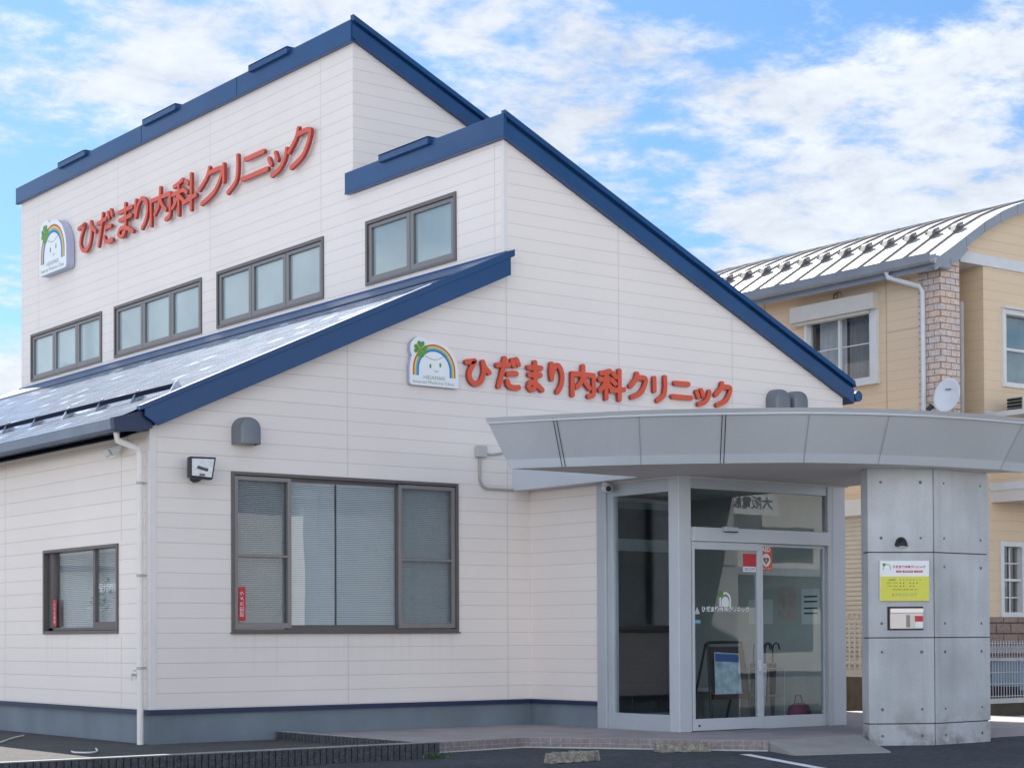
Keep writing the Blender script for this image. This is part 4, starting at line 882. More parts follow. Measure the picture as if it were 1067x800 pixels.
for z_, s_, pat in ((1.652, '9:00〜12:00', (1, 1, 0, 1, 1, 1)), (1.620, '15:00〜18:00', (1, 1, 0, 1, 1, 0))):
    text_mesh(s_, .018, 'hours_print', M_DARKTXT, TPL, u0 + .13, z_, .0325, yb, width=.115)
    dm = MB()
    for i, q in enumerate(pat):
        if q: dm.lathe([(.007, .0316), (.007, .0325)], lambda u, n, z, i=i, z_=z_: TPL(u0 + .22 + i * .036 + u, n, z_ + z), 10)
    dm.build('hours_dots', M_DARKTXT, yb)
text_mesh('休診日 水曜・土曜午後・日曜・祝日', .017, 'hours_print', M_DARKTXT, TPL, u0 + .27, 1.582, .0325, yb, width=.27)
text_mesh('059-225-2277', .042, 'phone_print', M_GTXT, TPL, u0 + .285, 1.528, .0325, yb, width=.24)
hd = MB(); hd.tube([TPL(u0 + .140, .033, 1.545), TPL(u0 + .137, .033, 1.528), TPL(u0 + .148, .033, 1.513)], .005, 6); hd.build('phone_icon', M_GTXT, yb)
lamp = thing('wall_lamp', 'small black half-dome wall lamp above the notice board', 'lamp', tuple(TPL(.36, 0, 2.08)))
lm = MB(); k = 12; vs = []; 
for i in range(6):
    th = math.pi / 2 * i / 5
    vs += [TPL(.36 + .068 * math.cos(math.pi * q / k) * math.cos(th), .001 + .09 * math.sin(th), 2.045 + .095 * math.sin(math.pi * q / k) * math.cos(th)) for q in range(k + 1)]
lm.add(vs, [(i * (k + 1) + q, i * (k + 1) + q + 1, (i + 1) * (k + 1) + q + 1, (i + 1) * (k + 1) + q) for i in range(5) for q in range(k)]); lm.box(.30, .42, .001, .07, 2.04, 2.046, TPL); lm.build('lamp_shade', M_BLACK, lamp, smooth=True)
MB().box(.325, .395, .01, .05, 2.032, 2.04, TPL).build('lamp_lens', M_WHITE, lamp)
mbx = thing('mailbox', 'steel letterbox with red label set into the pillar below the notice board', 'mailbox', tuple(TPL(.40, 0, 1.18)))
MB().box(.205, .595, .002, .006, 1.155, 1.405, TPL).build('recess_plate', M_BLACK, mbx)
MB().box(.225, .585, .006, .035, 1.17, 1.38, TPL).build('body', M_STEEL, mbx, bevel=.003)
MB().box(.225, .585, .035, .05, 1.335, 1.385, TPL).build('flap', mat('steel_flap', (.60, .54, .50), .3, .6, var=.04), mbx, bevel=.004)
MB().box(.40, .44, .035, .038, 1.185, 1.315, TPL).build('speaker_grille', mat('grille', (.25, .23, .22), .5, .4, var=.1), mbx)
MB().box(.44, .49, .035, .0385, 1.18, 1.31, TPL).build('ivory_label', mat('ivory', (.66, .62, .52), .5, var=.03), mbx)
MB().box(.495, .58, .036, .040, 1.245, 1.305, TPL).build('red_label', M_REDST, mbx); MB().box(.495, .58, .036, .0395, 1.18, 1.243, TPL).build('white_label', M_WTXT, mbx)

# ramp plate in front of the porch
rp = MB(); top = [(4.72, -4.30, .054), (6.12, -4.26, .054)]; bot = [(4.36, -5.07, -.045), (5.40, -5.36, -.045)]
rp.add([top[0], top[1], bot[1], bot[0], (*top[0][:2], -.1), (*top[1][:2], -.1), (*bot[1][:2], -.1), (*bot[0][:2], -.1)], [(0, 1, 2, 3), (4, 5, 6, 7), (0, 1, 5, 4), (1, 2, 6, 5), (2, 3, 7, 6), (3, 0, 4, 7)])
tag(rp.build('access_ramp', M_RAMP, bevel=.008), 'sloping grey concrete ramp from asphalt up to the porch', 'ramp')

# ================================================================== signs
def logo_sign(name, label, T, u, z, k, n0, n1, group=None):
    root = thing(name, label, 'sign', tuple(T(u + .355 * k, n0, z)), group)
    c_u, c_z, ro = .39, .19, .30
    def inside_r(a):
        o = Vector((.38, .24)); d = Vector((math.cos(a), math.sin(a))); best = .05; r = .05
        while r < .7:
            p = o + d * r; ok = False
            if p.y >= c_z and (p - Vector((c_u, c_z))).length < ro + .045: ok = True
            if .012 * 0 <= p.y < c_z and abs(p.x - c_u) < ro + .045 - max(0, .03 - p.y) * .6: ok = True
            if (p - Vector((.20, .42))).length < .145: ok = True
            if ok: best = r
            r += .002
        return o + d * best
    pts = [inside_r(2 * math.pi * i / 160) for i in range(160)]
    MB().prism([(u + p.x * k, z + p.y * k) for p in pts], n0, n1, T, 0, 1).build('board', [M_WHITE, M_LOGOEDGE], root)
    for i in range(4):
        MB().prism([(u + a * k, z + b * k) for a, b in ring_poly(c_u, c_z, ro - .021 * i, ro - .021 * (i + 1), .075)], n1 - .001, n1 + .0016, T).build('rainbow_band', M_RB[i], root)
    clover_mb(u + .20 * k, z + .42 * k, .105 * k, n1 + .0012, n1 + .004, T).build('clover', M_GREEN, root)
    for eu, ez in ((.335, .235), (.475, .255)): MB().lathe([(.022 * k, n1 - .001), (.022 * k, n1 + .0016)], lambda a, n, b, eu=eu, ez=ez: T(u + eu * k + a * .62, n, z + ez * k + b * 1.25), 16).build('eye', M_GREEN, root)
    def line(p, w): 
        mb = MB(); pts_ = smooth_path(p, 6); L, Rr, e1, e0 = stroke_outline(pts_, w)
        for i in range(len(L) - 1): mb.add([T(u + q.x * k, n1 + .0016, z + q.y * k) for q in (L[i], L[i + 1], Rr[i + 1], Rr[i])], [(0, 1, 2, 3)])
        return mb
    line([(.26, .35), (.33, .32), (.42, .315), (.50, .345), (.55, .385)], .0035).build('hair_line', M_GTXT, root)
    line([(.39, .188), (.42, .17), (.45, .188)], .004).build('smile', M_GTXT, root)
    text_mesh('HIDAMARI', .062 * k, 'name_print', M_GTXT, T, u + .39 * k, z + .098 * k, n1 + .0016, root, width=.30 * k)
    text_mesh('Internal Medicine Clinic', .05 * k, 'name_print', M_GTXT, T, u + .385 * k, z + .042 * k, n1 + .0016, root, width=.58 * k)
    return root
logo_sign('logo_sign', 'rainbow and clover logo board beside the lettering on the gable wall', T_A, 3.185, 4.015, 1.0, .01, .07, 'rainbow logo boards')
logo_sign('logo_sign', 'larger rainbow logo board high on the tower wall by the far corner', T_C, -13.75, 7.56, 1.72, .02, .17, 'rainbow logo boards')
def letters(label, boxes, T, w, n0, n1):
    a0, a1 = boxes[0][0], boxes[-1][1]
    root = thing('letter_sign', label, 'sign', tuple(T((a0 + a1) / 2, n0, boxes[0][2])), 'red channel letter signs')
    for kx, (a, b, z0, z1) in zip(SEQ, boxes): glyph_mb(kx, a, b, z0, z1, w, n0, n1, T).build('letter', [M_RED, M_REDSIDE], root)
    return root
LA = [(4.021, 4.414, 4.065, 4.417), (4.47, 4.858, 4.063, 4.467), (4.931, 5.21, 4.059, 4.456), (5.284, 5.523, 4.061, 4.473), (5.613, 6.026, 4.044, 4.472), (6.056, 6.51, 4.042, 4.463),
      (6.557, 6.878, 4.086, 4.451), (6.958, 7.203, 4.075, 4.444), (7.268, 7.65, 4.146, 4.388), (7.683, 7.971, 4.079, 4.329), (8.022, 8.35, 4.091, 4.445)]
letters('red rounded Japanese letters in a row on the front gable wall above the canopy', LA, T_A, .032, .015, .055)
LC = [(a - .03 - e, b + .03, c, d) for a, b, c, d, e in [(-12.16, -11.452, 7.71, 8.27, 0), (-11.375, -10.768, 7.70, 8.28, 0), (-10.583, -10.0, 7.70, 8.28, 0), (-9.929, -9.47, 7.70, 8.28, 0), (-9.366, -8.652, 7.69, 8.29, 0), (-8.586, -7.774, 7.68, 8.29, 0),
      (-7.616, -6.938, 7.70, 8.27, .07), (-6.907, -6.46, 7.71, 8.27, 0), (-6.343, -5.571, 7.82, 8.17, 0), (-5.543, -5.022, 7.70, 8.08, 0), (-4.968, -4.36, 7.70, 8.28, 0)]]
letters('larger red rounded Japanese letters high on the tall tower wall', LC, T_C, .034, .05, .098)

# ================================================================== fittings on the walls
fl_ = thing('floodlight', 'black floodlight with silver reflector left of the blinds window', 'lamp', tuple(T_A(.50, 0, 2.83)))
TFl0 = T_frame((.50, -.20, 2.90), (math.cos(R(-12)), math.sin(R(-12)) * 1, 0), (math.sin(R(-12)), -math.cos(R(-12)), 0))
MB().lathe([(.055, 0), (.055, .05), (.045, .10), (.03, .13)], lambda u, n, z: T_A(.515 + u, n, 2.815 + z), 16).tube([T_A(.515, .09, 2.82), T_A(.50, .14, 2.86)], .03, 10).build('mount', M_BLACK, fl_, smooth=False)
hb = MB(); w0, h0 = .135, .12
hb.prism([(-w0, -h0 + .02), (w0 - .02, -h0), (w0 + .02, h0), (-w0 - .02 + .02, h0)], -.09, .02, TFl0); hb = hb.build('housing', M_BLACK, fl_, bevel=.012)
MB().prism([(-w0 + .025, -h0 + .04), (w0 - .035, -h0 + .024), (w0 - .003, h0 - .022), (-w0 + .025, h0 - .022)], .02, .023, TFl0).build('reflector', M_CHROME, fl_)
MB().tube([TFl0(-.05, .028, .01), TFl0(.06, .028, -.02)], .016, 10).box(-.03, .03, .0235, .03, -.085, -.06, TFl0).build('bulb', M_FRAME, fl_)
tw = thing('twin_spotlight', 'white twin spotlight under the eave beside the corner downpipe', 'lamp', tuple(T_B(-.62, 0, 3.2)))
MB().box(-.60, -.53, 0, .07, 3.19, 3.32, T_B).build('mount', M_PIPE, tw, bevel=.006)
for du, dz in ((-.10, 0), (.03, .01)):
    TT = T_frame(tuple(T_B(-.60 + du, .12, 3.12 + dz)), (0, -1, 0), (-.8, .25 - du * 3, -.45))
    tl_ = MB(); ax = Vector((-.8, .3 - du * 4, -.5)).normalized(); o_ = T_B(-.60 + du, .09, 3.14 + dz)
    tl_.tube([o_ - ax * .02, o_ + ax * .04, o_ + ax * .10], .035, 12, r1=.05); tl_.build('lamp_head', M_WPIPE, tw, smooth=False)
    MB().tube([o_ + ax * .1001, o_ + ax * .103], .042, 12).build('lamp_lens', M_CHROME, tw)
cm = thing('security_camera', 'small white bullet security camera under the canopy by the entrance', 'camera', (4.90, -1.55, 2.86))
MB().lathe([(.04, 0), (.04, .03), (.02, .04)], lambda u, n, z: Vector((4.92 + u, -1.55 + z, 2.86 - n)), 14).build('mount', M_WPIPE, cm)
ax = Vector((-.42, -.88, -.1)).normalized(); o_ = Vector((4.93, -1.56, 2.79))
MB().tube([o_ - ax * .08, o_ + ax * .09], .043, 16).build('body', M_WPIPE, cm, smooth=False); MB().tube([o_ + ax * .0905, o_ + ax * .094], .034, 16).build('lens', M_BLACK, cm)

# ================================================================== kerbs, wheel stops, hoses
def ribbed_kerb(name, label, a, b, w, z0, z1, group):
    a, b = Vector(a), Vector(b); d = (b - a); L_ = d.length; d.normalize(); n = Vector((d.y, -d.x, 0))
    root = thing(name, label, 'kerb', tuple(a), group)
    k = int(L_ / .068); body = MB(); T = lambda u, nn, z: a + d * u + n * nn + Vector((0, 0, z))
    body.box(0, L_, -w + .018, -.018, z0, z1 - .012, T)
    for i in range(k):
        u0 = L_ * i / k + .007; u1 = L_ * (i + 1) / k - .007; e = random.uniform(-.004, .004)
        body.box(u0, u1, -.018, e, z0, z1 - .012 + random.uniform(-.004, .002), T); body.box(u0, u1, -w + e, -w + .018, z0, z1 - .012, T)
    body.build('ribbed_block', M_KERB, root)
    MB().box(0, L_, -w + .006, -.006, z1 - .012, z1, T).build('kerb_top', M_KERBTOP, root, bevel=.004)
ribbed_kerb('ribbed_kerb', 'long ribbed concrete kerb along the front of the planting bed', (-9.0, -3.02 - .25, 0), (1.60, -3.02, 0), .10, -.12, .095, 'ribbed kerbs')
ribbed_kerb('ribbed_kerb', 'short ribbed concrete kerb running from the clinic wall beside the porch', (1.60, -2.92, 0), (1.60, -.01, 0), .10, -.12, .090, 'ribbed kerbs')
def wheel_stop(label, c, ang, l, w, h):
    T = lambda u, n, z: Vector((c[0] + u * math.cos(ang) - n * math.sin(ang), c[1] + u * math.sin(ang) + n * math.cos(ang), -.06 + z))
    mb = MB(); k = 14; prof = [(-w / 2, 0), (-w / 2 + .03, h), (w / 2 - .03, h), (w / 2, 0)]
    vs = []
    for i in range(k + 1):
        u = -l / 2 + l * i / k
        for a, b in prof: vs.append(T(u + random.uniform(-.006, .006), a + random.uniform(-.008, .008), max(0, b + random.uniform(-.012, .008))))
    fs = [(i * 4 + q, i * 4 + (q + 1) % 4, (i + 1) * 4 + (q + 1) % 4, (i + 1) * 4 + q) for i in range(k) for q in range(4)] + [(0, 1, 2, 3), tuple(k * 4 + q for q in range(4))]
    mb.add(vs, fs); return tag(mb.build('wheel_stop', M_STOP, bevel=.006), label, 'wheel stop', 'wheel stops')
wheel_stop('weathered concrete wheel stop left of the white line, nearer the ribbed kerb', (2.16, -4.36), R(-8) + .24, .62, .13, .10)
wheel_stop('weathered concrete wheel stop at the end of the white painted line', (3.95, -3.90), R(-21), .58, .13, .09)
def hose(label, pts, r):
    pp = []
    P3 = [pts[0]] + pts + [pts[-1]]
    for i in range(1, len(P3) - 2):
        a, b, c, d = [Vector(x) for x in P3[i - 1:i + 3]]
        for k in range(6):
            t = k / 6; pp.append(0.5 * ((2 * b) + (c - a) * t + (2 * a - 5 * b + 4 * c - d) * t * t + (3 * b - a - 3 * c + d) * t ** 3))
    pp.append(Vector(pts[-1])); tag(MB().tube(pp, r, 8).build('hose', M_WPIPE, smooth=True), label, 'hose', 'hoses on the bed')
hose('white hose lying on the gravel by the left edge of the frame', [(-1.5, .9, .016), (-1.14, 1.25, .012), (-.75, 1.9, .012), (-.41, 2.38, .014)], .009)
hose('short white hose curled on the gravel near the corner downpipe', [(-1.22, -.80, .012), (-1.26, -.98, .012), (-1.15, -1.10, .012), (-1.0, -.90, .012), (-.86, -.56, .014)], .009)

wd = MB(); random.seed(3)
for i in range(46):
    p = Vector((1.45 + random.gauss(0, .07), -3.16 + random.gauss(0, .025), -.06)); a = random.uniform(0, 6.28); l_ = random.uniform(.03, .085); lean = random.uniform(.2, .9)
    t_ = p + Vector((math.cos(a) * l_ * lean, math.sin(a) * l_ * lean, l_)); sd2 = Vector((-math.sin(a), math.cos(a), 0)) * .008
    wd.add([p, (p + t_) / 2 + sd2, t_, (p + t_) / 2 - sd2], [(0, 1, 2, 3)])
tag(wd.build('weed', mat('weed_leaf', (.06, .14, .035), .6, var=.3), recalc=False), 'small green weed growing at the foot of the ribbed kerb corner', 'weed')
random.seed(11)
# ================================================================== things inside the vestibule
stn = thing('poster_stand', 'dark A-frame stand with a blue poster inside the entrance doors', 'stand', (6.15, -2.1, .05))
TS = T_frame((5.86, -2.22, 0), (1, .05, 0), (-.05, -1, 0))
sb_ = MB()
for u in (0, .60): sb_.tube([TS(u - .04 + (.08 if u else 0) , .12, .055), TS(u + (.02 if not u else -.02), -.02, 1.03)], .016, 8); sb_.tube([TS(u, -.34, .055), TS(u, -.03, 1.02)], .014, 8)
sb_.tube([TS(.02, -.02, 1.03), TS(.58, -.02, 1.03)], .016, 8); sb_.tube([TS(0, .06, .42), TS(.6, .06, .42)], .012, 8); sb_.build('stand_frame', M_BLACK, stn)
MB().add([TS(.02, .0, .98), TS(.58, .0, .98), TS(.60, .075, .45), TS(0, .075, .45)], [(0, 1, 2, 3)]).box(.0, .6, .06, .10, .38, .44, TS).build('stand_board', mat('dark_red_board', (.05, .02, .022), .5, var=.3, scale=8), stn)
pb = lambda u, z: TS(u, .012 + (.98 - z) * .142, z)
MB().add([pb(.09, .92), pb(.50, .90), pb(.48, .42), pb(.04, .44)], [(0, 1, 2, 3)]).build('poster', mat('poster_paper', (.56, .63, .72), .5, var=.35, scale=11), stn)
pb2 = lambda u, n, z: TS(u, n + .014 + (.98 - z) * .142, z)
MB().add([pb2(.10, .002, .905), pb2(.49, .002, .885), pb2(.485, .002, .80), pb2(.093, .002, .815)], [(0, 1, 2, 3)]).build('poster_heading', mat('poster_blue', (.06, .12, .38), .5, var=.1), stn)
for i, (yy, zz, w_, h_, c) in enumerate([(-2.2, 1.45, .30, .42, M_WTXT), (-1.8, 1.50, .30, .42, mat('pink_paper', (.58, .46, .43), .6, var=.15, scale=9)), (-1.35, 1.4, .42, .30, M_WTXT)]):
    MB().box(VX1 - .094, VX1 - .091, yy - w_ / 2, yy + w_ / 2, zz - h_ / 2, zz + h_ / 2).build('notice_paper', c, P)
for zz in (1.36, 1.42, 1.5, 1.56): MB().box(VX1 - .0955, VX1 - .0945, -2.31, -2.09, zz, zz + .02).build('notice_print', M_DARKTXT, P)
tag(MB().box(5.3, 7.3, -2.45, -1.3, .05, .065).build('door_mat', mat('mat_fibre', (.06, .05, .05), .95, var=.3, scale=40, bump=.6, bscale=200), bevel=.004), 'dark door mat on the vestibule floor behind the sliding door', 'mat')
bn = thing('bench', 'low white slatted bench behind the glass beside the umbrella stand', 'bench', (7.25, -1.0, .05))
MB().box(7.0, 7.5, -1.6, -.3, .42, .47).build('seat', M_WPIPE, bn, bevel=.005)
for x in (7.04, 7.46):
    for y in (-1.55, -.35): MB().box(x - .02, x + .02, y - .02, y + .02, .05, .42).build('leg', M_STEEL, bn)
ub = thing('umbrella_stand', 'umbrella stand with hooked black handles inside the entrance doors', 'umbrella stand', (6.85, -2.1, .05))
um = MB()
for x in (6.62, 7.05):
    for y in (-2.25, -1.95): um.tube([(x, y, .05), (x, y, .72)], .010, 6)
for z in (.08, .40, .72):
    um.tube([(6.62, -2.25, z), (7.05, -2.25, z), (7.05, -1.95, z), (6.62, -1.95, z), (6.62, -2.25, z)], .009, 6)
um.build('rack', M_STEEL, ub)
MB().box(6.60, 7.07, -2.27, -1.93, .05, .08).build('tray', M_BLACK, ub)
for i, (x, y, c) in enumerate([(6.70, -2.1, M_BLACK), (6.80, -2.15, M_CURTAIN), (6.90, -2.05, mat('magenta_cloth', (.20, .02, .08), .7, var=.2)), (6.99, -2.12, M_BLACK)]):
    lx = random.uniform(-.03, .05)
    o = MB().tube([(x, y, .09), (x + lx * .5, y, .35), (x + lx, y, .78)], .016, 8, r1=.045).build('umbrella', c, None)
    tag(o, ['black folded umbrella leftmost in the umbrella stand', 'pale folded umbrella second from the left in the stand', 'magenta folded umbrella third in the umbrella stand', 'black folded umbrella rightmost in the umbrella stand'][i], 'umbrella', 'umbrellas in the stand')
    MB().tube([(x + lx, y, .781), (x + lx, y, .95), (x + lx + .02, y, 1.0), (x + lx + .06, y, 1.02), (x + lx + .10, y, 1.0), (x + lx + .115, y, .94)], .010, 8).build('handle', M_BLACK, o)
bg_ = MB(); bg_.lathe([(.02, .0), (.15, .02), (.17, .12), (.14, .22), (.06, .26)], lambda u, n, z: Vector((7.30 + u, -2.25 + z * .7, .05 + n)), 14)
bgo = tag(bg_.build('cloth_bag', MATS['magenta_cloth'], smooth=True), 'magenta cloth bag on the floor inside the glass doors', 'bag')
MB().tube([(7.22, -2.25, .29), (7.25, -2.25, .40), (7.33, -2.25, .40), (7.37, -2.25, .29)], .008, 6).build('bag_handle', M_BLACK, bgo)

# ================================================================== neighbouring house
HX, HY = 12.90, 0.273
house = thing('neighbour_house', 'cream sided two-storey house with a barrel metal roof and brick corner pillar', 'house', (17, 6, 0))
H = house
T_HL = lambda u, n, z: Vector((HX - n, -u, z)); T_HF = lambda u, n, z: Vector((u, HY - n, z))
SHW = [(-2.97, 5.05), (-1.60, 5.05), (-1.60, 6.12), (-2.97, 6.12)]
SHD = [(-3.2, 0.55), (-1.62, .55), (-1.62, 2.95), (-3.2, 2.95)]
MB().sheet([(-10.0, -.3), (-.684, -.3), (-.684, 6.62), (-10.0, 6.62)], [SHW], T_HL).build('side_wall', M_CREAM, H)
# barrel roof section (x, z) at the eave line upwards
arc = [(12.62, 6.60), (12.95, 6.80), (13.35, 7.05), (13.73, 7.285), (14.14, 7.50), (14.5, 7.65), (14.88, 7.785), (15.4, 7.94), (16.0, 8.07), (16.7, 8.15), (17.4, 8.17), (18.2, 8.12), (19.0, 7.98), (19.8, 7.75), (20.6, 7.42), (21.4, 7.0)]
def arcz(x):
    for (a, b), (c, d) in zip(arc[:-1], arc[1:]):
        if a <= x <= c: return b + (d - b) * (x - a) / (c - a)
    return arc[-1][1]
DW = [(14.36, 4.93), (15.8, 4.93), (15.8, 6.0), (14.36, 6.0)]
LW = [(14.26, 1.42), (14.72, 1.42), (14.72, 2.45), (14.26, 2.45)]
MB().sheet([(13.885, 3.3), (21.0, 3.3), (21.0, 6.70), (13.885, 6.70)], [DW], T_HF).sheet([(13.30, 1.36), (21.0, 1.36), (21.0, 3.29), (13.30, 3.29)], [LW], T_HF).build('front_wall', M_CREAM, H)
gbl = [(13.34, 6.84)] + [(21.0, 6.84)] + [(x, z - .16) for x, z in arc[::-1] if 13.36 < x < 21.0]
MB().prism(gbl, -.1, -.003, T_HF).build('gable_wall', M_CREAM, H)
MB().box(13.325, 21, -.12, .03, 6.675, 6.84, T_HF).box(13.325, 13.9, -.9, -.12, 6.675, 6.70, T_HF).build('gable_board', M_WPIPE, H)
rcs = MB(); rcs.add([(13.885, HY, 3.3), (13.885, 1.2, 3.3), (13.885, 1.2, 6.68), (13.885, HY, 6.68)], [(0, 1, 2, 3)]); rcs.add([(13.0, 1.2, 3.0), (13.885, 1.2, 3.0), (13.885, 1.2, 6.68), (13.0, 1.2, 6.68)], [(0, 1, 2, 3)]); rcs.build('recess_wall', M_CREAM, H)
def brick_uv(co, n): return ((co.x + co.y) , co.z)
MB().box(HX - .01, 13.321, HY - .01, .684, -.3, 6.68).build('brick_pillar', M_BRICK, H, uvf=brick_uv)
# roof skin, seams, verge
rf = MB(); YB = 10.6
vs = [(x, HY - .13, z) for x, z in arc] + [(x, YB, z) for x, z in arc]; n = len(arc)
rf.add(vs, [(i, i + 1, n + i + 1, n + i) for i in range(n - 1)]); rf.add([(x, y, z - .14) for x, y, z in vs], [(i, i + 1, n + i + 1, n + i) for i in range(n - 1)])
rf = rf.build('roof', M_HROOF, H, smooth=True, recalc=False)
ny = 23
for k in range(ny):
    sm = MB()
    y = HY + .28 + k * (YB - HY - .3) / (ny - 1) ; 
    for (a, b), (c, d) in zip(arc[:-1], arc[1:]):
        x0_, z0_, x1_, z1_ = a, b, c, d
        if x0_ < 12.7: x0_ = 12.78; z0_ = arcz(12.78)
        sm.add([(x0_, y - .020, z0_), (x0_, y + .020, z0_), (x1_, y + .020, z1_), (x1_, y - .020, z1_), (x0_, y - .016, z0_ + .036), (x0_, y + .016, z0_ + .036), (x1_, y + .016, z1_ + .036), (x1_, y - .016, z1_ + .036)], [(4, 5, 6, 7), (0, 3, 7, 4), (1, 5, 6, 2), (0, 4, 5, 1), (3, 2, 6, 7)])
    sm.build('roof_seam', M_SEAM, H)
for k in range(12):
    y = HY + .28 + k * (YB - HY - .3) / (ny - 1); x = 13.62; z = arcz(x)
    sg = MB(); sg.prism([(x - .10, arcz(x - .1) + .05), (x + .10, arcz(x + .1) + .05), (x + .09, arcz(x + .09) + .10), (x + .02, z + .13), (x - .05, z + .10)], -y - .055, -y + .055, gutT)
    sg.box(x - .02, x + .02, y - .15, y + .15, z + .045, z + .085); sg.build('snow_guard', mat('snow_guard_metal', (.20, .19, .185), .5, .4, var=.2), H, bevel=.01)
vg = MB(); ins = [(x + .02, z - .17) for x, z in arc]
vg.prism([(x, z + .012) for x, z in arc] + [(x, z - .15) for x, z in arc[::-1]], .125, .17, T_HF)
vg.prism([(12.95, 6.75), (12.95, 6.56), (13.10, 6.62), (13.36, 6.83), (13.3, 6.9)], .10, .16, T_HF); vg.build('verge', M_VERGE, H)
MB().box(12.64, 12.96, HY - .16, HY + .02, 6.50, 6.665).build('eave_return', M_VERGE, H)
vj = MB()
for x in (13.30, 13.72, 14.10, 14.5, 15.0, 15.5): vj.box(x - .006, x + .006, .17, .1725, arcz(x) - .14, arcz(x) + .005, T_HF)
vj.build('verge_joint', M_SEAM, H)
gt = MB(); gt.prism([(12.52, 6.70), (12.535, 6.58), (12.57, 6.55), (12.66, 6.55), (12.68, 6.70), (12.665, 6.70), (12.65, 6.57), (12.57, 6.57), (12.55, 6.59), (12.535, 6.70)], -YB, -HY + .12, gutT)
gt.prism([(12.66, 6.48), (12.69, 6.48), (12.69, 6.66), (12.66, 6.66)], -YB, -HY + .12, gutT); gt.build('eave_gutter', M_VERGE, H)
MB().box(12.69, HX, HY, YB, 6.55, 6.57).build('eave_soffit', mat('cream_soffit', (.55, .45, .33), .8, var=.05), H)
dpn = MB(); dpn.tube([(12.60, 1.05, 6.56), (12.62, 1.04, 6.48), (12.82, .60, 6.30), (12.845, .56, 6.22), (12.845, .56, 0)], .038, 12); dpn.build('downpipe', M_WPIPE, H, smooth=True)
MB().tube([(13.58, .45, 6.12), (13.58, .45, 0.2)], .042, 12).build('vent_pipe', M_GREYPIPE, H, smooth=True)
MB().lathe([(.085, 0), (.085, .03), (.06, .05), (.06, .02), (.03, .02), (.03, .045)], lambda u, n, z: T_HL(-2.316 + u, n, 6.40 + z), 20).build('round_vent', mat('vent_tan', (.42, .33, .22), .6, var=.1), H)
MB().box(-1.33, -1.318, 0, .004, -.2, 6.6, T_HL).box(-3.936, -3.924, 0, .004, -.2, 6.6, T_HL).box(-1.318, -.69, 0, .003, 5.70, 5.708, T_HL).build('wall_joint', mat('tan_sealant', (.46, .36, .25), .7, var=.05), H)
# shutter window on the side wall
sw = MB(); rect_frame(sw, T_HL, -3.0, -1.57, 5.02, 6.15, .05, -.08, .06); sw.box(-2.325, -2.285, -.06, .0, 5.07, 6.1, T_HL); sw.box(-1.57, -1.47, 0, .07, 4.98, 6.32, T_HL); sw.box(-3.10, -1.46, 0, .085, 4.95, 5.02, T_HL)
sw = sw.build('window', M_WFRAME, H, bevel=.004)
MB().box(-3.22, -1.46, 0, .16, 6.09, 6.34, T_HL).box(-3.2, -1.60, 0, .12, 6.04, 6.09, T_HL).build('shutter_box', M_SHUT, sw, bevel=.006)
MB().box(-2.95, -1.62, -.055, -.049, 5.07, 6.08, T_HL).build('pane', M_GLASS_W, sw); MB().box(-2.95, -1.62, -.048, -.035, 5.60, 5.615, T_HL).build('muntin', M_WFRAME, sw)
def curtain(name, T, u0, u1, z0, z1, n, parent, m=M_CURTAIN, k=60, amp=.025, taper=0.0):
    mb = MB(); vs = []
    for i in range(k + 1):
        u = u0 + (u1 - u0) * i / k; o = amp * (math.sin(i * .9) + .6 * math.sin(i * 2.3 + 1))
        vs += [T(u + taper * (u - (u0 + u1) / 2), n + o, z0), T(u, n + o * .5, z1)]
    mb.add(vs, [(2 * i, 2 * i + 2, 2 * i + 3, 2 * i + 1) for i in range(k)]); return mb.build(name, m, parent, smooth=True, recalc=False)
curtain('curtain', T_HL, -2.85, -2.28, 5.06, 6.1, -.16, sw); curtain('curtain', T_HL, -2.25, -1.62, 5.06, 6.1, -.20, sw, m=mat('grey_curtain', (.22, .24, .25), .9, var=.1))
MB().box(-3.2, -1.5, -1.5, -.3, 4.9, 6.3, T_HL).build('dark_room', M_DARKROOM, sw)
# ground floor shutter on the side wall
sd = MB(); z = .55
while z < 2.95: sd.prism([(0, z), (.02, z + .02), (.02, z + .05), (0, z + .07)], 1.62, 3.2, lambda u, n, zz: Vector((HX - u, n, zz))); z += .072
sd = sd.build('roller_shutter', M_SHUT, H); MB().box(-3.25, -1.57, .0, .12, 2.95, 3.2, T_HL).box(-1.62, -1.55, 0, .06, .5, 2.95, T_HL).build('shutter_frame', M_WFRAME, sd)
# right upper window and lower window
for (u0, u1, z0, z1), nm in (((14.36, 15.8, 4.93, 6.0), 'window'), ((14.26, 14.72, 1.42, 2.45), 'window')):
    wn_ = MB(); rect_frame(wn_, T_HF, u0 - .06, u1 + .06, z0 - .05, z1 + .07, .075, -.08, .04)
    wn_.box(u0, u1, -.05, -.0, (z0 + z1) / 2 - .02, (z0 + z1) / 2 + .02, T_HF)
    if u1 - u0 < 1: wn_.box((u0 + u1) / 2 - .01, (u0 + u1) / 2 + .01, -.05, -.03, z0, z1, T_HF); wn_.box(u0, u1, -.05, -.03, z0 + .24, z0 + .26, T_HF); wn_.box(u0, u1, -.05, -.03, z1 - .27, z1 - .25, T_HF)
    else: wn_.box(u0 - .07, u1 + .07, 0, .1, z1 + .07, z1 + .10, T_HF)
    wn_ = wn_.build(nm, M_WFRAME, H, bevel=.004)
    MB().box(u0, u1, -.06, -.054, z0, z1, T_HF).build('pane', M_GLASS_W, wn_); MB().box(u0 - .1, u1 + .1, -.9, -.3, z0 - .1, z1 + .1, T_HF).build('dark_room', M_DARKROOM, wn_)
    if u1 - u0 > 1: curtain('curtain', T_HF, u0, u1, z0, z1, -.2, wn_, m=mat('teal_curtain', (.16, .26, .30), .9, var=.1))
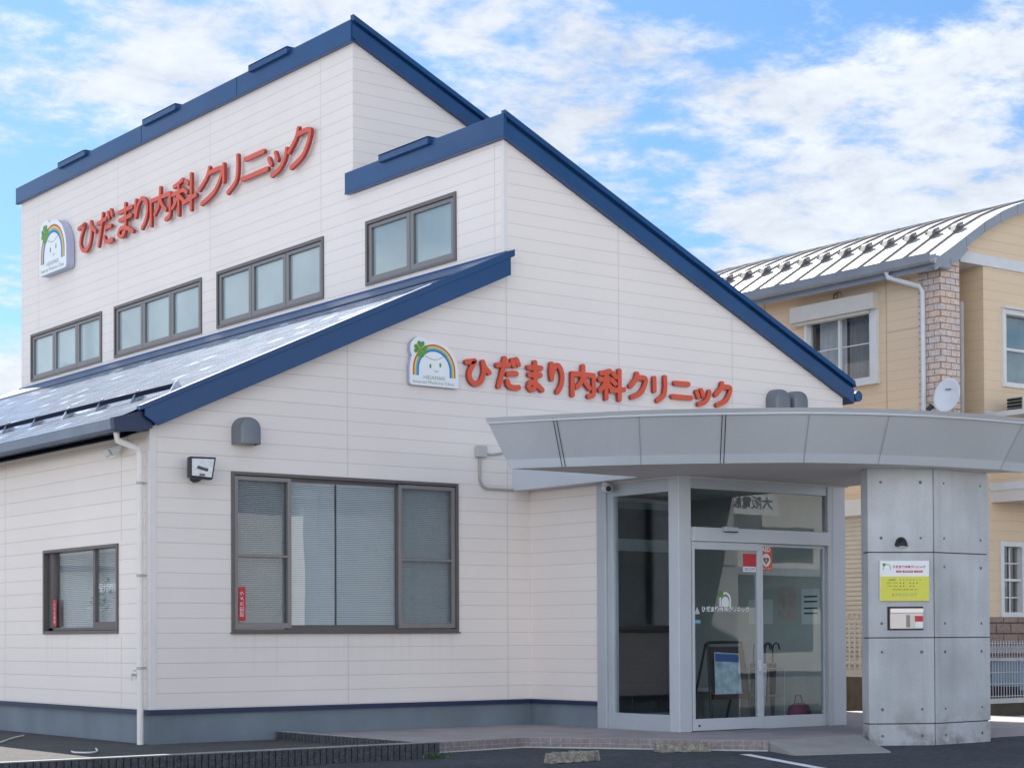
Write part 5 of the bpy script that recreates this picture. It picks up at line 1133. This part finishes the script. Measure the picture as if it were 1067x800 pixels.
# porch roof and stone plinth
bs = MB(); bs.box(14.0, 21, -.05, .75, 3.27, 3.40, T_HF); bs.build('porch_slab', M_WPIPE, H, bevel=.01); MB().box(14.02, 21, -.05, .72, 3.10, 3.27, T_HF).build('porch_soffit', M_SOFFIT, H)
MB().box(13.9, 21, -.04, .02, 4.30, 4.50, T_HF).box(13.7, 21, -.2, .9, 4.34, 4.42, T_HF).build('balcony_ledge', mat('balcony_white', (.62, .61, .58), .6, var=.05), H)
MB().box(14.0, 21, .80, .86, 3.40, 4.35, T_HF).box(14.0, 14.06, 0, .80, 3.40, 4.35, T_HF).build('balcony_panel', M_CREAM, H)
MB().box(13.325, 21, -.1, .05, -.3, 1.37, T_HF).build('stone_plinth', M_STONE, H, uvf=brick_uv)
MB().add([(21, HY, -.3), (21, YB, -.3), (21, YB, 7.1), (21, HY, 7.1)], [(0, 1, 2, 3)]).add([(HX, 10.0, -.3), (21, 10.0, -.3), (21, 10, 7.0), (17, 10, 8), (HX, 10, 6.6)], [(0, 1, 2, 3, 4)]).build('rear_wall', M_CREAM, H)
# rooftop-level things
acu = thing('air_conditioner', 'cream outdoor air conditioner unit on the balcony ledge of the neighbouring house', 'air conditioner', (14.5, -.2, 4.42))
MB().box(14.05, 14.85, -.32, -.02, 4.43, 4.66).build('casing', M_AC, acu, bevel=.02)
gr_ = MB()
for i in range(4): gr_.box(14.02, 14.046, -.30, -.04, 4.455 + i * .05, 4.485 + i * .05)
for i in range(3): gr_.box(14.10 + i * .08, 14.16 + i * .08, -.335, -.321, 4.46, 4.63)
gr_.build('grille', M_BLACK, acu); MB().box(14.38, 14.80, -.333, -.321, 4.47, 4.62).build('side_panel', M_SILVER, acu)
ds = thing('satellite_dish', 'white oval satellite dish beside the brick corner pillar', 'satellite dish', (13.02, .1, 4.5))
dn = Vector((-.96, -.16, .24)).normalized(); dx = dn.cross(Vector((0, 0, 1))).normalized(); dy = dx.cross(dn)
dc = Vector((12.80, .06, 4.60)); dm = MB(); rad = [0, .08, .15, .205, .235]; vs = [dc]; seg = 28
for r_ in rad[1:]: vs += [dc + dx * r_ * math.cos(2 * math.pi * q / seg) * .92 + dy * r_ * math.sin(2 * math.pi * q / seg) * 1.12 + dn * (r_ * r_ * .9) for q in range(seg)]
fs = [(0, 1 + (q + 1) % seg, 1 + q) for q in range(seg)] + [(1 + i * seg + q, 1 + i * seg + (q + 1) % seg, 1 + (i + 1) * seg + (q + 1) % seg, 1 + (i + 1) * seg + q) for i in range(3) for q in range(seg)]
dm.add(vs, fs); do = dm.build('reflector', M_DISH, ds, smooth=True, recalc=False); sd_ = do.modifiers.new('solid', 'SOLIDIFY'); sd_.thickness = .012
MB().box(-.05, .05, .0, .002, -.008, .008, lambda u, n, z: dc + dx * -u + dn * (.02 + n) + dy * (.10 + z)).build('dish_mark', MATS['blue_print'], ds)
MB().tube([dc - dn * .03, dc - dn * .14, dc - dn * .14 - Vector((0, 0, .5))], .022, 10).tube([dc + Vector((-.02, .0, -.20)), dc + Vector((-.12, .08, -.22)), dc + Vector((-.24, .15, -.19))], .011, 8).build('arm', M_GREYPIPE, ds)
MB().tube([dc + Vector((-.26, .17, -.21)), dc + Vector((-.20, .13, -.14))], .034, 12, r1=.042).build('feed_horn', M_BLACK, ds)

# ================================================================== boundary walls and fences
bw = thing('boundary_wall', 'stained low block wall with vertical bar fence between the clinic and the house', 'wall', (11.65, 3, 0))
MB().box(11.6, 11.78, .15, 9.0, -.3, .50).build('block_wall', M_OLDWALL, bw); MB().box(11.58, 11.80, .15, 9.0, .50, .60).build('coping', M_GREYPIPE, bw)
br_ = MB(); y = .2
while y < 8.9: br_.tube([(11.68, y, .60), (11.68, y, 1.36), (11.64, y, 1.41), (11.60, y, 1.38)], .014, 6); y += .10
for z in (.70, 1.30): br_.box(11.667, 11.693, .18, 8.9, z, z + .03)
br_.build('bar_panel', M_FENCE, bw)
lf = thing('garden_fence', 'white wire mesh fence on a low brown wall before the house front', 'fence', (14, -1.2, 0))
MB().box(11.9, 22, -1.32, -1.16, -.3, .155).build('low_wall', mat('brown_block', (.085, .065, .05), .95, var=.2, scale=5, bump=.4), lf); MB().box(11.88, 22, -1.34, -1.14, .155, .215).build('coping', M_CAP, lf)
fm = MB(); x = 11.95
while x < 21.9: fm.tube([(x, -1.24, .215), (x, -1.24, .98), (x + .02, -1.22, 1.02)], .006, 5); x += .06
for z in (.25, .42, .58, .86, .98): fm.tube([(11.9, -1.24, z), (22, -1.24, z)], .006, 5)
x = 11.95
while x < 21.8: fm.tube([(x, -1.245, .86), (x + .06, -1.245, .98)], .005, 4); fm.tube([(x + .06, -1.235, .86), (x, -1.235, .98)], .005, 4); x += .06
fm.build('wire_panel', mat('fence_wire', (.44, .45, .46), .5, var=.08), lf)
for x in (12.0, 13.9, 15.8, 17.7, 19.6, 21.5): MB().box(x - .02, x + .02, -1.27, -1.23, .215, 1.0).build('post', M_WPIPE, lf)
pbx = thing('storage_bin', 'pale blue slatted storage bin behind the mesh fence', 'storage bin', (16, -.5, 0))
sbm = MB()
for i in range(48): sbm.box(13.4 + i * .1, 13.48 + i * .1, -.72, -.2, .30, .72)
sbm.build('slats', mat('blue_slat', (.24, .36, .48), .5, var=.08), pbx); MB().box(13.38, 18.22, -.70, -.22, -.05, .35).build('body', M_BLACK, pbx); MB().box(13.36, 18.24, -.75, -.18, .72, .76).build('lid', M_WPIPE, pbx)

# ================================================================== street side, seen only as reflections in the glass
def gable_house(label, x0, x1, y0, y1, h, rh, mw, mr, loc):
    r_ = thing('street_house', label, 'house', loc)
    MB().box(x0, x1, y0, y1, -.3, h).build('wall', mw, r_)
    ym = (y0 + y1) / 2; o = .5
    MB().add([(x0 - o, y0 - o, h - .1), (x1 + o, y0 - o, h - .1), (x1 + o, ym, h + rh), (x0 - o, ym, h + rh), (x0 - o, y1 + o, h - .1), (x1 + o, y1 + o, h - .1), (x0 - o, y0 - o, h - .25), (x1 + o, y0 - o, h - .25), (x0 - o, y1 + o, h - .25), (x1 + o, y1 + o, h - .25)],
             [(0, 1, 2, 3), (3, 2, 5, 4), (0, 3, 4, 8, 6), (1, 2, 5, 9, 7), (0, 1, 7, 6), (4, 5, 9, 8), (6, 7, 9, 8)]).build('roof', mr, r_)
    return r_
M_GROOF = mat('grey_tile_roof', (.12, .12, .125), .7, var=.2, scale=3, bump=.5, bscale=8)
M_STUCCO = mat('pale_stucco', (.62, .60, .56), .85, var=.06)
hw_ = gable_house('pale stucco house with grey tiled roof beyond the lot, mirrored in the side window', -24, -12, 30, 39, 3.2, 2.6, M_STUCCO, M_GROOF, (-18, 34, 0))
shop = thing('street_building', 'white two-storey shop building across the street, mirrored in the entrance glass', 'building', (36, -34, 0))
SY = -30.0
MB().box(24.5, 52, SY - 9, SY, -.3, 6.2).build('wall', M_STUCCO, shop); MB().box(24.2, 52.3, SY - 9.2, SY + .5, 6.2, 6.75).build('parapet', M_WHITE, shop)
for i in range(7):
    x = 26 + i * 3.6
    for z0, z1 in ((.6, 2.6), (3.5, 4.6)):
        o = MB().box(x, x + 2.4, SY - .02, SY + .04, z0, z1).build('window_frame', M_FRAME, shop); MB().box(x + .08, x + 1.16, SY + .04, SY + .06, z0 + .08, z1 - .08).box(x + 1.24, x + 2.32, SY + .04, SY + .06, z0 + .08, z1 - .08).build('pane', mat('dim_glass', (.05, .07, .08), .08, var=.1), o)
MB().box(24.6, 52, SY, SY + 1.0, 3.0, 3.25).build('awning', M_SILVER, shop)
SG_X, SG_Z = 32.3, 5.22
sgb = thing('shop_sign', 'white signboard with dark lettering on the building across the street', 'sign', (SG_X, SY + .2, SG_Z))
TSG = lambda u, n, z: Vector((SG_X - u, SY + .45 + n, SG_Z + z))
MB().box(-1.1, 1.1, 0, .1, -.30, .30, TSG).build('board', M_WHITE, sgb); text_mesh('大阪電設', .38, 'lettering', mat('grey_lettering', (.10, .10, .11), .6, var=.05), TSG, 0, .02, .103, sgb, width=1.75, bold=.008)
gable_house('white house with a dark roof across the street left of the shop building', 8, 19, -37, -29, 5.4, 2.2, M_STUCCO, M_GROOF, (14, -33, 0))
def tree(x, y, h, r, label):
    t_ = thing('street_tree', label, 'tree', (x, y, -.06), 'trees along the street')
    tb = MB(); tb.tube([(x, y, -.1), (x + .1, y, h * .35), (x, y + .1, h * .7)], .16, 8, r1=.06)
    for i in range(5): a = i * 1.26; tb.tube([(x + .05, y, h * .4 + .1 * i), (x + r * .6 * math.cos(a), y + r * .6 * math.sin(a), h * .62 + .15 * i)], .06, 6, r1=.02)
    tb.build('trunk', M_TRUNK, t_)
    lm_ = MB()
    cl = [(Vector((random.gauss(0, r * .45), random.gauss(0, r * .45), h * .68 + random.gauss(0, r * .4))), random.uniform(.35, .7)) for _ in range(26)]
    for c_, s_ in cl:
        for _ in range(60):
            p = Vector((x, y, 0)) + c_ + Vector((random.gauss(0, s_ * .5), random.gauss(0, s_ * .5), random.gauss(0, s_ * .45)))
            a = Vector((random.uniform(-1, 1), random.uniform(-1, 1), random.uniform(-.6, .6))).normalized(); b = a.cross(Vector((random.uniform(-1, 1), random.uniform(-1, 1), 1))).normalized(); q = .09
            lm_.add([p - a * q, p + b * q * .5, p + a * q, p - b * q * .5], [(0, 1, 2, 3)])
    lm_.build('crown', M_LEAF, t_, recalc=False)
tree(-7.2, 25, 2.9, 1.0, 'bushy green tree mirrored in the side window, nearer the clinic')
tree(-14.0, 27, 3.2, 1.2, 'bushy green tree before the grey roofed house')
tree(22.2, -27, 4.6, 1.7, 'bushy green tree across the street beside the shop building')
pol = thing('utility_pole', 'concrete utility pole with crossarms mirrored in the tower windows', 'pole', (-2.7, 28.5, 0))
MB().tube([(-2.7, 28.5, -.1), (-2.7, 28.5, 11)], .17, 14, r1=.11).build('pole', M_CAP, pol)
for z in (10.4, 9.6, 8.3): MB().box(-3.6, -1.8, 28.36, 28.44, z, z + .09).build('crossarm', M_SILVER, pol)
